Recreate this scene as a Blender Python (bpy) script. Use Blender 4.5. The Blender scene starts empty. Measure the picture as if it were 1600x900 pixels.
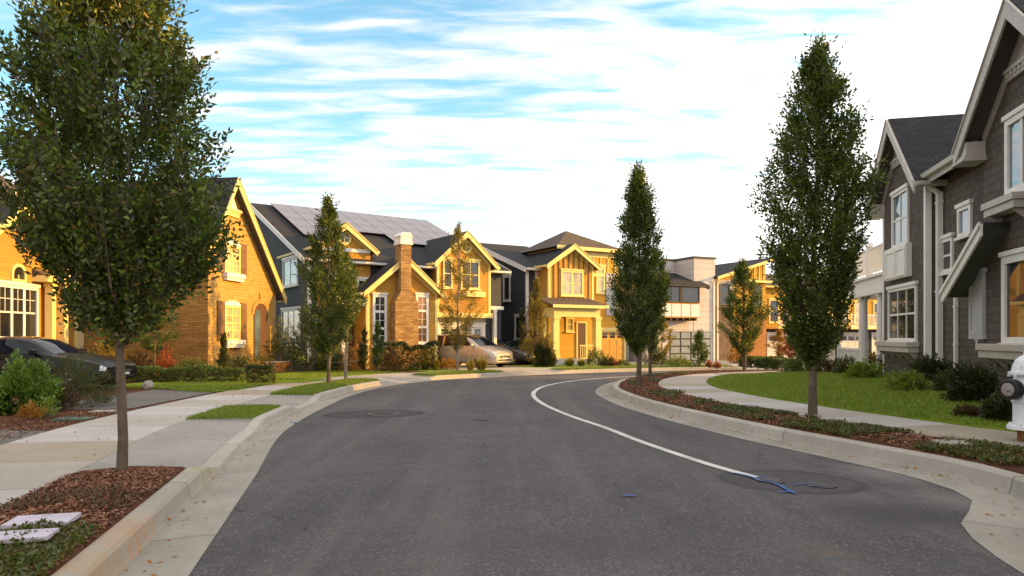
import bpy, math, random
import numpy as np
from mathutils import Vector, Matrix

R = math.radians
scene = bpy.context.scene
COL = scene.collection
rng = np.random.default_rng(7)
random.seed(7)

# ------------------------------------------------------------------ camera
CAM_H = 1.45
cam_d = bpy.data.cameras.new('camera')
cam_d.lens = 24.0
cam_d.sensor_width = 36.0
cam_d.shift_y = 75 / 1600
cam_d.clip_end = 2000
cam = bpy.data.objects.new('camera', cam_d)
cam.location = (0, 0, CAM_H)
cam.rotation_euler = (R(90), 0, 0)
COL.objects.link(cam)
scene.camera = cam

# ------------------------------------------------------------------ light
SUN_AZ = 7.0      # degrees from +X towards +Y
SUN_EL = 13.0
sx = math.cos(R(SUN_AZ)) * math.cos(R(SUN_EL))
sy = math.sin(R(SUN_AZ)) * math.cos(R(SUN_EL))
sz = math.sin(R(SUN_EL))
sun_d = bpy.data.lights.new('sun', 'SUN')
sun_d.energy = 5.0
sun_d.angle = R(0.5)
sun_d.color = (1.0, 0.53, 0.08)
sun = bpy.data.objects.new('sun', sun_d)
sun.rotation_euler = Vector((-sx, -sy, -sz)).to_track_quat('-Z', 'Y').to_euler()
sun.location = (60, 10, 30)
COL.objects.link(sun)

scene.view_settings.view_transform = 'Standard'
scene.view_settings.look = 'None'
scene.view_settings.exposure = 0.80
scene.view_settings.gamma = 1.0
scene.render.engine = 'CYCLES'
scene.cycles.max_bounces = 6
scene.cycles.transparent_max_bounces = 8

def build_world():
    w = bpy.data.worlds.new('World')
    scene.world = w
    w.use_nodes = True
    nt = w.node_tree
    nt.nodes.clear()
    N = nt.nodes.new
    L = nt.links.new
    out = N('ShaderNodeOutputWorld')
    bg = N('ShaderNodeBackground'); bg.inputs['Strength'].default_value = 0.138
    sky = N('ShaderNodeTexSky'); sky.sky_type = 'NISHITA'
    sky.sun_disc = False
    sky.sun_elevation = R(SUN_EL)
    sky.sun_rotation = R(90 - SUN_AZ)
    sky.air_density = 1.0; sky.dust_density = 0.6; sky.ozone_density = 2.0
    tc = N('ShaderNodeTexCoord')
    sep = N('ShaderNodeSeparateXYZ'); L(tc.outputs['Generated'], sep.inputs[0])
    def m(op, a, b=None, c=None, clamp=False):
        n = N('ShaderNodeMath'); n.operation = op; n.use_clamp = clamp
        for i, v in enumerate((a, b, c)):
            if v is None: continue
            if isinstance(v, (int, float)): n.inputs[i].default_value = v
            else: L(v, n.inputs[i])
        return n.outputs[0]
    X, Y, Z = sep.outputs
    zz = m('ADD', m('MAXIMUM', Z, 0.0), 0.10)
    px = m('DIVIDE', X, zz); py = m('DIVIDE', Y, zz)
    # cirrus streaks lie in a sheet high above: stretch along one ground direction
    cb = N('ShaderNodeCombineXYZ'); L(px, cb.inputs[0]); L(py, cb.inputs[1])
    mp = N('ShaderNodeMapping'); mp.inputs['Rotation'].default_value = (0, 0, R(-48))
    mp.inputs['Scale'].default_value = (0.5, 1.7, 1)
    L(cb.outputs[0], mp.inputs[0])
    n1 = N('ShaderNodeTexNoise'); n1.inputs['Scale'].default_value = 2.3
    n1.inputs['Detail'].default_value = 7; n1.inputs['Roughness'].default_value = 0.58
    n1.inputs['Distortion'].default_value = 0.35
    L(mp.outputs[0], n1.inputs['Vector'])
    mp2 = N('ShaderNodeMapping'); mp2.inputs['Rotation'].default_value = (0, 0, R(-44))
    mp2.inputs['Scale'].default_value = (1.1, 4.2, 1)
    L(cb.outputs[0], mp2.inputs[0])
    n2 = N('ShaderNodeTexNoise'); n2.inputs['Scale'].default_value = 3.0
    n2.inputs['Detail'].default_value = 4; n2.inputs['Roughness'].default_value = 0.5; n2.inputs['Distortion'].default_value = 0.5
    L(mp2.outputs[0], n2.inputs['Vector'])
    # thicker veil towards the low sun (right) and towards the horizon
    az = m('ADD', m('MULTIPLY', X, 0.30), m('MULTIPLY', m('SUBTRACT', 0.42, Z), 0.55))
    # unseen cloud bank added overhead and behind, to whiten the blue fill in shade
    az = m('ADD', az, m('MULTIPLY', m('MAXIMUM', m('SUBTRACT', Z, 0.44), 0.0), 6.0))
    az = m('ADD', az, m('MULTIPLY', m('MAXIMUM', m('SUBTRACT', 0.45, Y), 0.0), 1.3))
    t = m('ADD', m('ADD', m('MULTIPLY', n1.outputs[0], 0.80), m('MULTIPLY', n2.outputs[0], 0.75)), az)
    mr = N('ShaderNodeMapRange'); mr.interpolation_type = 'SMOOTHSTEP'
    mr.inputs['From Min'].default_value = 0.60; mr.inputs['From Max'].default_value = 1.0
    L(t, mr.inputs['Value'])
    cl = N('ShaderNodeMixRGB'); cl.blend_type = 'MIX'
    L(mr.outputs[0], cl.inputs[0])
    hsv = N('ShaderNodeHueSaturation'); hsv.inputs['Saturation'].default_value = 1.06
    hsv.inputs['Value'].default_value = 1.62; hsv.inputs['Hue'].default_value = 0.475
    L(sky.outputs[0], hsv.inputs['Color'])
    L(hsv.outputs[0], cl.inputs[1])
    # dims all cloud nearly evenly, the added bank a little more
    dk = N('ShaderNodeMapRange'); dk.inputs['From Min'].default_value = 0.42; dk.inputs['From Max'].default_value = 0.75
    dk.inputs['To Min'].default_value = 0.58; dk.inputs['To Max'].default_value = 0.56
    L(m('MAXIMUM', Z, m('SUBTRACT', 0.75, m('MULTIPLY', m('MAXIMUM', m('ADD', Y, 0.25), 0.0), 0.7))), dk.inputs['Value'])
    cc = N('ShaderNodeMixRGB'); cc.blend_type = 'MULTIPLY'; cc.inputs[0].default_value = 1.0
    cc.inputs[1].default_value = (9.0, 8.75, 8.55, 1); L(m('MULTIPLY', dk.outputs[0], m('ADD', 1.0, m('MULTIPLY', m('MAXIMUM', X, 0.0), 0.9))), cc.inputs[2]); L(cc.outputs[0], cl.inputs[2])
    L(cl.outputs[0], bg.inputs['Color'])
    L(bg.outputs[0], out.inputs[0])
build_world()

# ------------------------------------------------------------------ photogrammetry: photo measure -> metres
F = 1600 * 24 / 36
CX, CY = 800.0, 525.0
SLOPE = 0.010                      # the street falls gently away from the viewer

def gz(x, y):
    return -SLOPE * y

def G(px, py, dz=0.0):
    "point on the (tilted) street plane raised by dz, seen at photo pixel px, py"
    d = F * (CAM_H - dz) / (py - CY - F * SLOPE)
    x = (px - CX) / F * d
    return Vector((x, d, gz(x, d) + dz))

# ------------------------------------------------------------------ materials
class NT:
    def __init__(s, m):
        s.m = m; m.use_nodes = True; s.t = m.node_tree; s.t.nodes.clear()
        s.out = s.n('ShaderNodeOutputMaterial')
        s.b = s.n('ShaderNodeBsdfPrincipled')
        s.l(s.b.outputs[0], s.out.inputs[0])
    def n(s, k): return s.t.nodes.new(k)
    def l(s, a, b): s.t.links.new(a, b)
    def set(s, inp, v):
        if hasattr(v, 'is_linked') or hasattr(v, 'links'): s.l(v, inp)
        elif isinstance(v, tuple) and len(v) == 3 and inp.type == 'RGBA': inp.default_value = (*v, 1)
        else: inp.default_value = v
    def math(s, op, a, b=None, clamp=False):
        n = s.n('ShaderNodeMath'); n.operation = op; n.use_clamp = clamp
        s.set(n.inputs[0], a)
        if b is not None: s.set(n.inputs[1], b)
        return n.outputs[0]
    def mix(s, f, a, b, mode='MIX'):
        n = s.n('ShaderNodeMixRGB'); n.blend_type = mode
        s.set(n.inputs[0], f); s.set(n.inputs[1], a); s.set(n.inputs[2], b)
        return n.outputs[0]
    def coord(s, k='Object'):
        return s.n('ShaderNodeTexCoord').outputs[k]
    def noise(s, vec, scale, detail=4, rough=.55, sc3=None):
        if sc3:
            mp = s.n('ShaderNodeMapping'); mp.inputs['Scale'].default_value = sc3
            s.l(vec, mp.inputs[0]); vec = mp.outputs[0]
        n = s.n('ShaderNodeTexNoise'); s.l(vec, n.inputs['Vector'])
        n.inputs['Scale'].default_value = scale; n.inputs['Detail'].default_value = detail
        n.inputs['Roughness'].default_value = rough
        return n.outputs[0]
    def ramp(s, f, a, b, lo=0., hi=1.):
        n = s.n('ShaderNodeMapRange'); n.inputs['From Min'].default_value = a; n.inputs['From Max'].default_value = b
        n.inputs['To Min'].default_value = lo; n.inputs['To Max'].default_value = hi
        s.l(f, n.inputs['Value']); return n.outputs[0]
    def cramp(s, f, stops):
        n = s.n('ShaderNodeValToRGB'); s.l(f, n.inputs[0])
        e = n.color_ramp.elements
        while len(e) < len(stops): e.new(.5)
        for i, (p, c) in enumerate(stops): e[i].position = p; e[i].color = (*c, 1)
        return n.outputs[0]
    def bump(s, h, strength=.4, dist=.01):
        n = s.n('ShaderNodeBump'); n.inputs['Strength'].default_value = strength
        n.inputs['Distance'].default_value = dist; s.l(h, n.inputs['Height'])
        s.l(n.outputs[0], s.b.inputs['Normal'])
    def fin(s, col, rough=.8, spec=.3, metal=0.):
        s.set(s.b.inputs['Base Color'], col); s.set(s.b.inputs['Roughness'], rough)
        s.b.inputs['Specular IOR Level'].default_value = spec; s.b.inputs['Metallic'].default_value = metal
        return s.m

MATS = {}
def newmat(name):
    m = bpy.data.materials.new(name); MATS[name] = m; return NT(m)

def scale3(c, k): return tuple(min(1, x * k) for x in c)

def m_plain(name, col, rough=.6, spec=.3, metal=0., var=.12, sc=3.0, dirt=True):
    s = newmat(name); c = s.coord()
    n = s.noise(c, sc, 5)
    col2 = s.mix(s.ramp(n, .3, .7), scale3(col, 1 - var), scale3(col, 1 + var * .6))
    s.bump(s.noise(c, 60, 3), .06, .004)
    return s.fin(col2, rough, spec, metal)

def m_siding(name, col, pitch=.16, rough=.75):
    s = newmat(name); uv = s.coord('UV')
    sep = s.n('ShaderNodeSeparateXYZ'); s.l(uv, sep.inputs[0])
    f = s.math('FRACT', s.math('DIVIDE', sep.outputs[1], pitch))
    row = s.math('FLOOR', s.math('DIVIDE', sep.outputs[1], pitch))
    cb = s.n('ShaderNodeCombineXYZ'); s.l(s.math('MULTIPLY', sep.outputs[0], .25), cb.inputs[0]); s.l(row, cb.inputs[1])
    nv = s.noise(cb.outputs[0], 1.3, 3)
    nb = s.noise(s.coord(), .8, 4)
    base = s.mix(s.ramp(nv, .3, .7), scale3(col, .86), scale3(col, 1.12))
    base = s.mix(s.ramp(nb, .35, .75, 0, .35), base, scale3(col, .7))
    groove_shade = s.ramp(f, 0, .10, .55, 1.0)  # lap shadow painted in: board colour darkened along each course
    base = s.mix(1.0, base, groove_shade, 'MULTIPLY')
    s.bump(f, .5, .012)
    return s.fin(base, rough, .25)

def m_brick(name, c1, c2, mortar, bw, bh, ms=.012, rough=.85, bias=0., nstr=.3, bstr=.7, scale_rand=True, off=.5):
    s = newmat(name); uv = s.coord('UV')
    wob = s.noise(uv, 1.5, 2)
    b = s.n('ShaderNodeTexBrick'); s.l(uv, b.inputs['Vector'])
    b.offset = off
    b.inputs['Scale'].default_value = 1.0
    b.inputs['Color1'].default_value = (*c1, 1); b.inputs['Color2'].default_value = (*c2, 1)
    b.inputs['Mortar'].default_value = (*mortar, 1)
    b.inputs['Mortar Size'].default_value = ms; b.inputs['Mortar Smooth'].default_value = .3
    b.inputs['Bias'].default_value = bias
    b.inputs['Brick Width'].default_value = bw; b.inputs['Row Height'].default_value = bh
    n = s.noise(s.coord(), 2.2, 6, .65)
    col = s.mix(s.ramp(n, .3, .7, 0, nstr), b.outputs['Color'], scale3(c1, .55))
    n2 = s.noise(s.coord(), 25, 4)
    col = s.mix(s.ramp(n2, .4, .75, 0, nstr * .8), col, scale3(c2, 1.35))
    h = s.math('ADD', s.math('MULTIPLY', b.outputs['Fac'], -1.0), s.math('MULTIPLY', n2, .5))
    s.bump(h, bstr, .02)
    return s.fin(col, rough, .25)

def m_leaf(name, cols, trans=.35, rough=.40):
    "per-leaf colour from a small ramp"
    s = newmat(name)
    g = s.n('ShaderNodeNewGeometry')
    k = len(cols)
    col = s.cramp(g.outputs['Random Per Island'], [((i + .0) / max(1, k - 1), c) for i, c in enumerate(cols)])
    n = s.noise(s.coord(), 1.1, 3)
    col = s.mix(s.ramp(n, .35, .7, 0, .35), col, cols[0])
    s.set(s.b.inputs['Base Color'], col)
    s.b.inputs['Roughness'].default_value = rough
    s.b.inputs['Specular IOR Level'].default_value = .5
    tr = s.n('ShaderNodeBsdfTranslucent'); s.l(s.mix(.35, col, (.30, .32, .03)), tr.inputs['Color'])
    mx = s.n('ShaderNodeMixShader'); mx.inputs[0].default_value = trans
    s.l(s.b.outputs[0], mx.inputs[1]); s.l(tr.outputs[0], mx.inputs[2]); s.l(mx.outputs[0], s.out.inputs[0])
    return s.m

def m_glass(name, col=(.02, .024, .03), ior=1.9, rough=.03):
    s = newmat(name)
    n = s.noise(s.coord(), 1.2, 2)
    s.bump(n, .05, .02)
    c = s.mix(s.ramp(n, .3, .7), scale3(col, .6), scale3(col, 1.5))
    s.b.inputs['IOR'].default_value = ior
    return s.fin(c, rough, .5)

# ------------------------------------------------------------------ mesh builder
class MB:
    def __init__(s): s.v = []; s.f = []; s.mi = []
    def add(s, pts, faces, mi=0):
        o = len(s.v); s.v += [tuple(p) for p in pts]
        for f in faces: s.f.append(tuple(i + o for i in f)); s.mi.append(mi)
    def box(s, a, b, mi=0, T=None):
        x0, x1 = sorted((a[0], b[0])); y0, y1 = sorted((a[1], b[1])); z0, z1 = sorted((a[2], b[2]))
        p = [(x0, y0, z0), (x1, y0, z0), (x1, y1, z0), (x0, y1, z0), (x0, y0, z1), (x1, y0, z1), (x1, y1, z1), (x0, y1, z1)]
        if T: p = [T(*q) for q in p]
        s.add(p, [(3, 2, 1, 0), (4, 5, 6, 7), (0, 1, 5, 4), (1, 2, 6, 5), (2, 3, 7, 6), (3, 0, 4, 7)], mi)
        return s
    def prism(s, poly, b0, b1, M=None, mi=0):
        "poly: list of (a,z); extruded from b0 to b1 with M(a,b,z)->(x,y,z)"
        M = M or (lambda a, b, z: (a, b, z))
        n = len(poly)
        p = [M(a, b0, z) for a, z in poly] + [M(a, b1, z) for a, z in poly]
        f = [tuple(range(n)), tuple(range(2 * n - 1, n - 1, -1))]
        for i in range(n):
            j = (i + 1) % n; f.append((i, i + n, j + n, j))
        s.add(p, f, mi); return s
    def tube(s, p0, p1, r0, r1=None, n=10, cap=True, mi=0):
        r1 = r0 if r1 is None else r1
        p0 = Vector(p0); p1 = Vector(p1); d = (p1 - p0).normalized()
        u = d.orthogonal().normalized(); w = d.cross(u)
        pts = []
        for p, r in ((p0, r0), (p1, r1)):
            for i in range(n):
                a = 2 * math.pi * i / n; pts.append(p + u * (math.cos(a) * r) + w * (math.sin(a) * r))
        f = [(i, (i + 1) % n, (i + 1) % n + n, i + n) for i in range(n)]
        if cap: f += [tuple(range(n - 1, -1, -1)), tuple(range(n, 2 * n))]
        s.add(pts, f, mi); return s
    def lathe(s, prof, c=(0, 0, 0), n=24, axis='z', mi=0):
        c = Vector(c); pts = []; m = len(prof)
        for r, h in prof:
            for i in range(n):
                a = 2 * math.pi * i / n
                q = (r * math.cos(a), r * math.sin(a), h)
                if axis == 'x': q = (h, r * math.cos(a), r * math.sin(a))
                if axis == 'y': q = (r * math.cos(a), h, r * math.sin(a))
                pts.append(c + Vector(q))
        f = []
        for k in range(m - 1):
            for i in range(n):
                j = (i + 1) % n; f.append((k * n + i, k * n + j, (k + 1) * n + j, (k + 1) * n + i))
        f += [tuple(range(n - 1, -1, -1)), tuple(range((m - 1) * n, m * n))]
        s.add(pts, f, mi); return s
    def build(s, name, mats, parent=None, smooth=False, bevel=0., uv=True, fixn=True):
        me = bpy.data.meshes.new(name)
        me.from_pydata(s.v, [], s.f)
        if not isinstance(mats, (list, tuple)): mats = [mats]
        for m in mats: me.materials.append(MATS[m] if isinstance(m, str) else m)
        for p, mi in zip(me.polygons, s.mi): p.material_index = mi
        if fixn:
            import bmesh
            bm = bmesh.new(); bm.from_mesh(me); bmesh.ops.recalc_face_normals(bm, faces=bm.faces); bm.to_mesh(me); bm.free()
        if uv:
            ul = me.uv_layers.new(name='UVMap').data
            for p in me.polygons:
                n = p.normal
                t = Vector((-n.y, n.x, 0))
                if t.length < 1e-3: t = Vector((1, 0, 0)); b = Vector((0, 1, 0))
                else: t.normalize(); b = n.cross(t)
                for li in p.loop_indices:
                    co = me.vertices[me.loops[li].vertex_index].co
                    ul[li].uv = (co.dot(t), co.dot(b))
        if smooth:
            for p in me.polygons: p.use_smooth = True
        o = bpy.data.objects.new(name, me); COL.objects.link(o)
        if parent: o.parent = parent
        if bevel:
            md = o.modifiers.new('bevel', 'BEVEL'); md.width = bevel; md.segments = 2; md.limit_method = 'ANGLE'
        return o

def tag(o, label=None, cat=None, group=None, kind=None):
    if label: o['label'] = label
    if cat: o['category'] = cat
    if group: o['group'] = group
    if kind: o['kind'] = kind
    return o

def empty(name, loc, rz=0.):
    o = bpy.data.objects.new(name, None); o.location = loc; o.rotation_euler = (0, 0, rz)
    o.empty_display_size = .2
    COL.objects.link(o); return o

def npmesh(name, verts, faces_tri, mat, parent=None):
    me = bpy.data.meshes.new(name)
    nv, nf = len(verts), len(faces_tri)
    me.vertices.add(nv); me.vertices.foreach_set('co', np.asarray(verts, dtype=np.float32).ravel())
    me.loops.add(nf * 3); me.loops.foreach_set('vertex_index', np.asarray(faces_tri, dtype=np.int32).ravel())
    me.polygons.add(nf)
    me.polygons.foreach_set('loop_start', np.arange(0, nf * 3, 3, dtype=np.int32))
    me.polygons.foreach_set('loop_total', np.full(nf, 3, dtype=np.int32))
    me.update(calc_edges=True)
    me.materials.append(MATS[mat])
    o = bpy.data.objects.new(name, me); COL.objects.link(o)
    if parent: o.parent = parent
    return o
# ------------------------------------------------------------------ material library
def asphalt_mat():
    s = newmat('asphalt'); c = s.coord()
    n1 = s.noise(c, 95, 2, .75); n2 = s.noise(c, .35, 5, .6); n3 = s.noise(c, 2.4, 7, .72)
    v = s.n('ShaderNodeTexVoronoi'); s.l(c, v.inputs['Vector']); v.inputs['Scale'].default_value = 55
    base = s.mix(s.ramp(n2, .3, .7), (.066, .062, .066), (.120, .110, .112))
    base = s.mix(s.ramp(n3, .35, .72, 0, .6), base, (.050, .045, .047))
    base = s.mix(s.ramp(v.outputs['Color'], .62, 1.0, 0, .75), base, (.21, .195, .19))
    base = s.mix(s.ramp(n1, .48, .72, 0, .85), base, (.022, .020, .022))
    w = s.noise(c, 1.0, 5, .65, (1.6, .10, 1)); base = s.mix(s.ramp(w, .48, .7, 0, .5), base, (.145, .132, .126))
    w2 = s.noise(c, .8, 4, .6, (1.1, .16, 1)); base = s.mix(s.ramp(w2, .55, .72, 0, .55), base, (.045, .041, .042))
    # hairline cracks, some sealed
    vc = s.n('ShaderNodeTexVoronoi'); vc.feature = 'DISTANCE_TO_EDGE'
    ad = s.n('ShaderNodeVectorMath'); ad.operation = 'ADD'
    nn = s.n('ShaderNodeTexNoise'); nn.inputs['Scale'].default_value = 1.1; nn.inputs['Detail'].default_value = 6; s.l(c, nn.inputs['Vector'])
    s.l(c, ad.inputs[0]); s.l(nn.outputs['Color'], ad.inputs[1]); s.l(ad.outputs[0], vc.inputs['Vector'])
    vc.inputs['Scale'].default_value = .21
    ck = s.math('MULTIPLY', s.ramp(vc.outputs['Distance'], 0, .0032, 1, 0), s.ramp(s.noise(c, .5, 2), .47, .56))
    base = s.mix(s.math('MULTIPLY', ck, .8, True), base, (.016, .015, .016))
    # oil drips
    vo = s.n('ShaderNodeTexVoronoi'); s.l(c, vo.inputs['Vector']); vo.inputs['Scale'].default_value = 1.3
    od = s.math('MULTIPLY', s.ramp(vo.outputs['Distance'], .16, .04, 0, 1), s.ramp(n2, .5, .6)); base = s.mix(s.math('MULTIPLY', od, .45, True), base, (.025, .024, .025))
    # relaid patches, scrapes and dust where they lie on this street
    def spot(px, py, rx, ry, col, k, lo=.55, hi=1.0, ring=False, wob=.35):
        nonlocal base
        p = G(px, py, .04)
        sb = s.n('ShaderNodeVectorMath'); sb.operation = 'SUBTRACT'; s.l(c, sb.inputs[0]); sb.inputs[1].default_value = (p.x, p.y, 0)
        ml = s.n('ShaderNodeVectorMath'); ml.operation = 'MULTIPLY'; s.l(sb.outputs[0], ml.inputs[0]); ml.inputs[1].default_value = (1 / rx, 1 / ry, 0)
        ln = s.n('ShaderNodeVectorMath'); ln.operation = 'LENGTH'; s.l(ml.outputs[0], ln.inputs[0])
        d = s.math('ADD', ln.outputs['Value'], s.math('MULTIPLY', s.math('SUBTRACT', n3, .5), wob))
        if ring: f = s.math('MULTIPLY', s.ramp(d, .80, .92, 0, 1), s.ramp(d, 1.08, .96, 0, 1), True)
        else: f = s.ramp(d, hi, lo, 0, 1)
        f = s.math('MULTIPLY', f, s.ramp(w, .3, .6, .55, 1)); base = s.mix(s.math('MULTIPLY', f, k, True), base, col)
    spot(585, 646, 1.0, .75, (.042, .038, .040), .8, .85, 1.0, wob=.5)
    spot(585, 646, 1.0, .75, (.024, .022, .023), .8, ring=True, wob=.5)
    spot(1236, 750, .72, .62, (.058, .052, .054), .65, .9, 1.0, wob=.15)
    spot(1236, 750, .72, .62, (.036, .033, .034), .65, ring=True, wob=.35)
    spot(1400, 735, .75, .75, (.20, .185, .18), .7, .2, 1.1, wob=1.6)
    spot(1490, 775, .5, .5, (.19, .175, .17), .7, .2, 1.1, wob=1.6)
    spot(1400, 800, .7, .5, (.035, .033, .035), .6, .3, 1.1, wob=1.2)
    spot(1300, 862, .32, .05, (.16, .085, .055), .4, .2, 1.1, wob=1.5)
    spot(900, 850, 1.2, .5, (.055, .05, .052), .5, .2, 1.1, wob=1.2)
    h = s.math('ADD', s.math('MULTIPLY', n1, .7), v.outputs['Distance'])
    s.bump(h, .6, .010)
    return s.fin(base, .85, .25)
asphalt_mat()

def concrete_mat(name, c1, c2, panel=1.5, joint=.008, dirt=.35, stain=None):
    s = newmat(name); uv = s.coord('UV'); c = s.coord()
    sep = s.n('ShaderNodeSeparateXYZ'); s.l(uv, sep.inputs[0])
    q = s.math('DIVIDE', sep.outputs[0], panel)
    f = s.math('FRACT', q); row = s.math('FLOOR', q)
    wn = s.n('ShaderNodeTexWhiteNoise'); wn.noise_dimensions = '1D'; s.l(row, wn.inputs['W'])
    base = s.mix(wn.outputs['Value'], c1, c2)
    n = s.noise(c, 1.1, 7, .65); base = s.mix(s.ramp(n, .35, .75, 0, dirt), base, scale3(c1, .55))
    n2 = s.noise(c, 9, 5, .7); base = s.mix(s.ramp(n2, .5, .8, 0, dirt), base, scale3(c1, .6))
    sp = s.noise(c, 150, 2); base = s.mix(s.ramp(sp, .45, .75, 0, .25), base, scale3(c2, 1.25))
    j = s.math('LESS_THAN', f, joint / panel)
    base = s.mix(s.math('MULTIPLY', j, .8), base, scale3(c1, .22))
    if stain:
        for (p, r, sc_) in stain:
            d = s.n('ShaderNodeVectorMath'); d.operation = 'DISTANCE'; s.l(c, d.inputs[0]); d.inputs[1].default_value = p
            m_ = s.math('MULTIPLY', s.ramp(d.outputs['Value'], r, r * .3, 0, 1), s.ramp(n2, .35, .65), True)
            base = s.mix(s.math('MULTIPLY', m_, .55), base, sc_)
    s.bump(s.math('ADD', sp, s.math('MULTIPLY', n2, .6)), .2, .006)
    return s.fin(base, .85, .25)
concrete_mat('sidewalk_concrete', (.33, .27, .19), (.47, .45, .44), 1.55, joint=.012)
concrete_mat('apron_concrete', (.25, .23, .20), (.37, .345, .31), 2.3, joint=.014, dirt=.45)
concrete_mat('gutter_concrete', (.27, .245, .205), (.36, .33, .285), 2.6, joint=.014, dirt=.6)
kerb_stains = [(tuple(G(215, 835, .1)), .55, (.50, .22, .04)), (tuple(G(120, 890, .1)), .5, (.45, .24, .06)), (tuple(G(310, 735, .1)), .6, (.30, .24, .08))]
concrete_mat('kerb_concrete', (.33, .30, .255), (.44, .405, .36), 3.4, joint=.018, dirt=.45, stain=kerb_stains)

def mulch_mat():
    s = newmat('bark_mulch'); c = s.coord()
    v = s.n('ShaderNodeTexVoronoi'); s.l(c, v.inputs['Vector']); v.inputs['Scale'].default_value = 26
    n = s.noise(c, 3, 5)
    base = s.cramp(s.math('FRACT', s.math('MULTIPLY', v.outputs['Distance'], 3.7)), [(0, (.05, .018, .010)), (.5, (.12, .045, .022)), (1, (.20, .09, .045))])
    base = s.mix(s.ramp(n, .35, .7, 0, .7), base, (.035, .018, .011))
    s.bump(v.outputs['Distance'], 1.0, .03)
    return s.fin(base, .95, .15)
mulch_mat()
def grass_mat(name, a, b, sc=1.0):
    s = newmat(name); c = s.coord()
    n = s.noise(c, 1.6 * sc, 6, .65); n2 = s.noise(c, 40 * sc, 3, .7, (1, 1, 1))
    base = s.mix(s.ramp(n, .3, .7), a, b)
    base = s.mix(s.ramp(n2, .4, .7, 0, .6), base, scale3(a, .5))
    s.bump(n2, .8, .03)
    return s.fin(base, .9, .15)
grass_mat('lawn', (.11, .18, .010), (.205, .275, .018))
grass_mat('ground_soil', (.055, .06, .022), (.075, .055, .03), .5)
def gravel_mat():
    s = newmat('gravel_drive'); c = s.coord()
    v = s.n('ShaderNodeTexVoronoi'); s.l(c, v.inputs['Vector']); v.inputs['Scale'].default_value = 45
    base = s.mix(s.ramp(v.outputs['Color'], .1, .9), (.11, .10, .092), (.25, .235, .215)); base = s.mix(s.ramp(s.noise(c, .8, 6, .65), .35, .7, 0, .5), base, (.09, .082, .075))
    s.bump(v.outputs['Distance'], .6, .02); return s.fin(base, .95, .15)
gravel_mat()
# walls
m_brick('tan_stone', (.40, .225, .060), (.54, .32, .095), (.36, .21, .07), .34, .13, .010, .9, nstr=.45)
m_brick('ledge_stone', (.30, .145, .04), (.56, .31, .085), (.075, .038, .022), .42, .075, .009, .9, nstr=.5, bstr=1.0)
m_brick('chimney_stone', (.21, .105, .04), (.54, .34, .14), (.12, .07, .045), .30, .10, .010, .9, nstr=.5, bstr=.9)
m_brick('brown_stone', (.15, .10, .075), (.26, .18, .13), (.07, .05, .04), .34, .09, .010, .9, nstr=.5, bstr=.9)
m_brick('orange_brick', (.42, .17, .05), (.52, .24, .08), (.25, .16, .08), .24, .08, .010, .9)
m_siding('sunlit_siding', (.50, .26, .045), .14)  # sunlit copy of the grey siding, orange sunlight put into its colour
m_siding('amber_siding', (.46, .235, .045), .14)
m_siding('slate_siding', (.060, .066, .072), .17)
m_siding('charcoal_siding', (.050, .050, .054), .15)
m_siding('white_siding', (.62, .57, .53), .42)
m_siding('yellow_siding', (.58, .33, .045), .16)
m_plain('ochre_board', (.54, .28, .045), .75, var=.15)
m_plain('olive_board', (.12, .115, .08), .75)
m_brick('brown_shingle', (.088, .070, .058), (.130, .104, .087), (.026, .021, .018), .20, .19, .008, .85, nstr=.25, bstr=.8)
m_brick('black_roof', (.022, .022, .025), (.036, .035, .038), (.010, .010, .011), .30, .15, .008, .9, nstr=.2)
m_brick('brown_roof', (.085, .062, .048), (.13, .095, .07), (.04, .03, .024), .30, .15, .008, .9, nstr=.3)
m_plain('white_trim', (.74, .71, .66), .5, var=.06)
m_plain('sunlit_trim', (.80, .64, .24), .5, var=.06)  # white trim on sunlit houses, yellow of the low sun put into its colour
m_plain('grey_trim', (.40, .40, .41), .5, var=.06)
m_plain('taupe_trim', (.46, .42, .37), .5, var=.08)
m_plain('dark_frame', (.05, .045, .04), .5)
m_plain('shutter_brown', (.17, .09, .045), .7, var=.2)
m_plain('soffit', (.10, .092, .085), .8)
m_glass('pane_dark', (.018, .020, .022), 1.65)
m_glass('pane_sky', (.10, .15, .20), 3.0, .02)
m_glass('pane_blind', (.42, .36, .22), 1.7, .1)
m_glass('pane_warm', (.24, .13, .045), 1.8, .06)
m_glass('solar_glass', (.085, .062, .08), 1.7, .2)
m_plain('frost_glass', (.30, .33, .33), .15, .6)
m_plain('garage_cream', (.72, .62, .36), .55)
m_plain('garage_white', (.66, .64, .60), .55)
m_plain('garage_ochre', (.50, .28, .06), .55)
m_plain('door_brown', (.10, .05, .03), .5)
def bark_mat(name, a, b):
    s = newmat(name); c = s.coord()
    n = s.noise(c, 9, 6, .7, (1, 1, .35)); n2 = s.noise(c, 2.5, 4, .6, (1, 1, 2.5)); n3 = s.noise(c, 60, 3)
    col = s.mix(s.ramp(n, .3, .7), a, b); col = s.mix(s.ramp(n2, .5, .72, 0, .55), col, scale3(b, 1.5))
    s.bump(s.math('ADD', n, s.math('MULTIPLY', n3, .4)), .8, .01)
    return s.fin(col, .9, .2)
bark_mat('bark', (.075, .055, .04), (.16, .12, .085))
bark_mat('pale_bark', (.16, .13, .10), (.30, .26, .21))
m_plain('stone_grey', (.34, .30, .25), .9, var=.3, sc=8)
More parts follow.
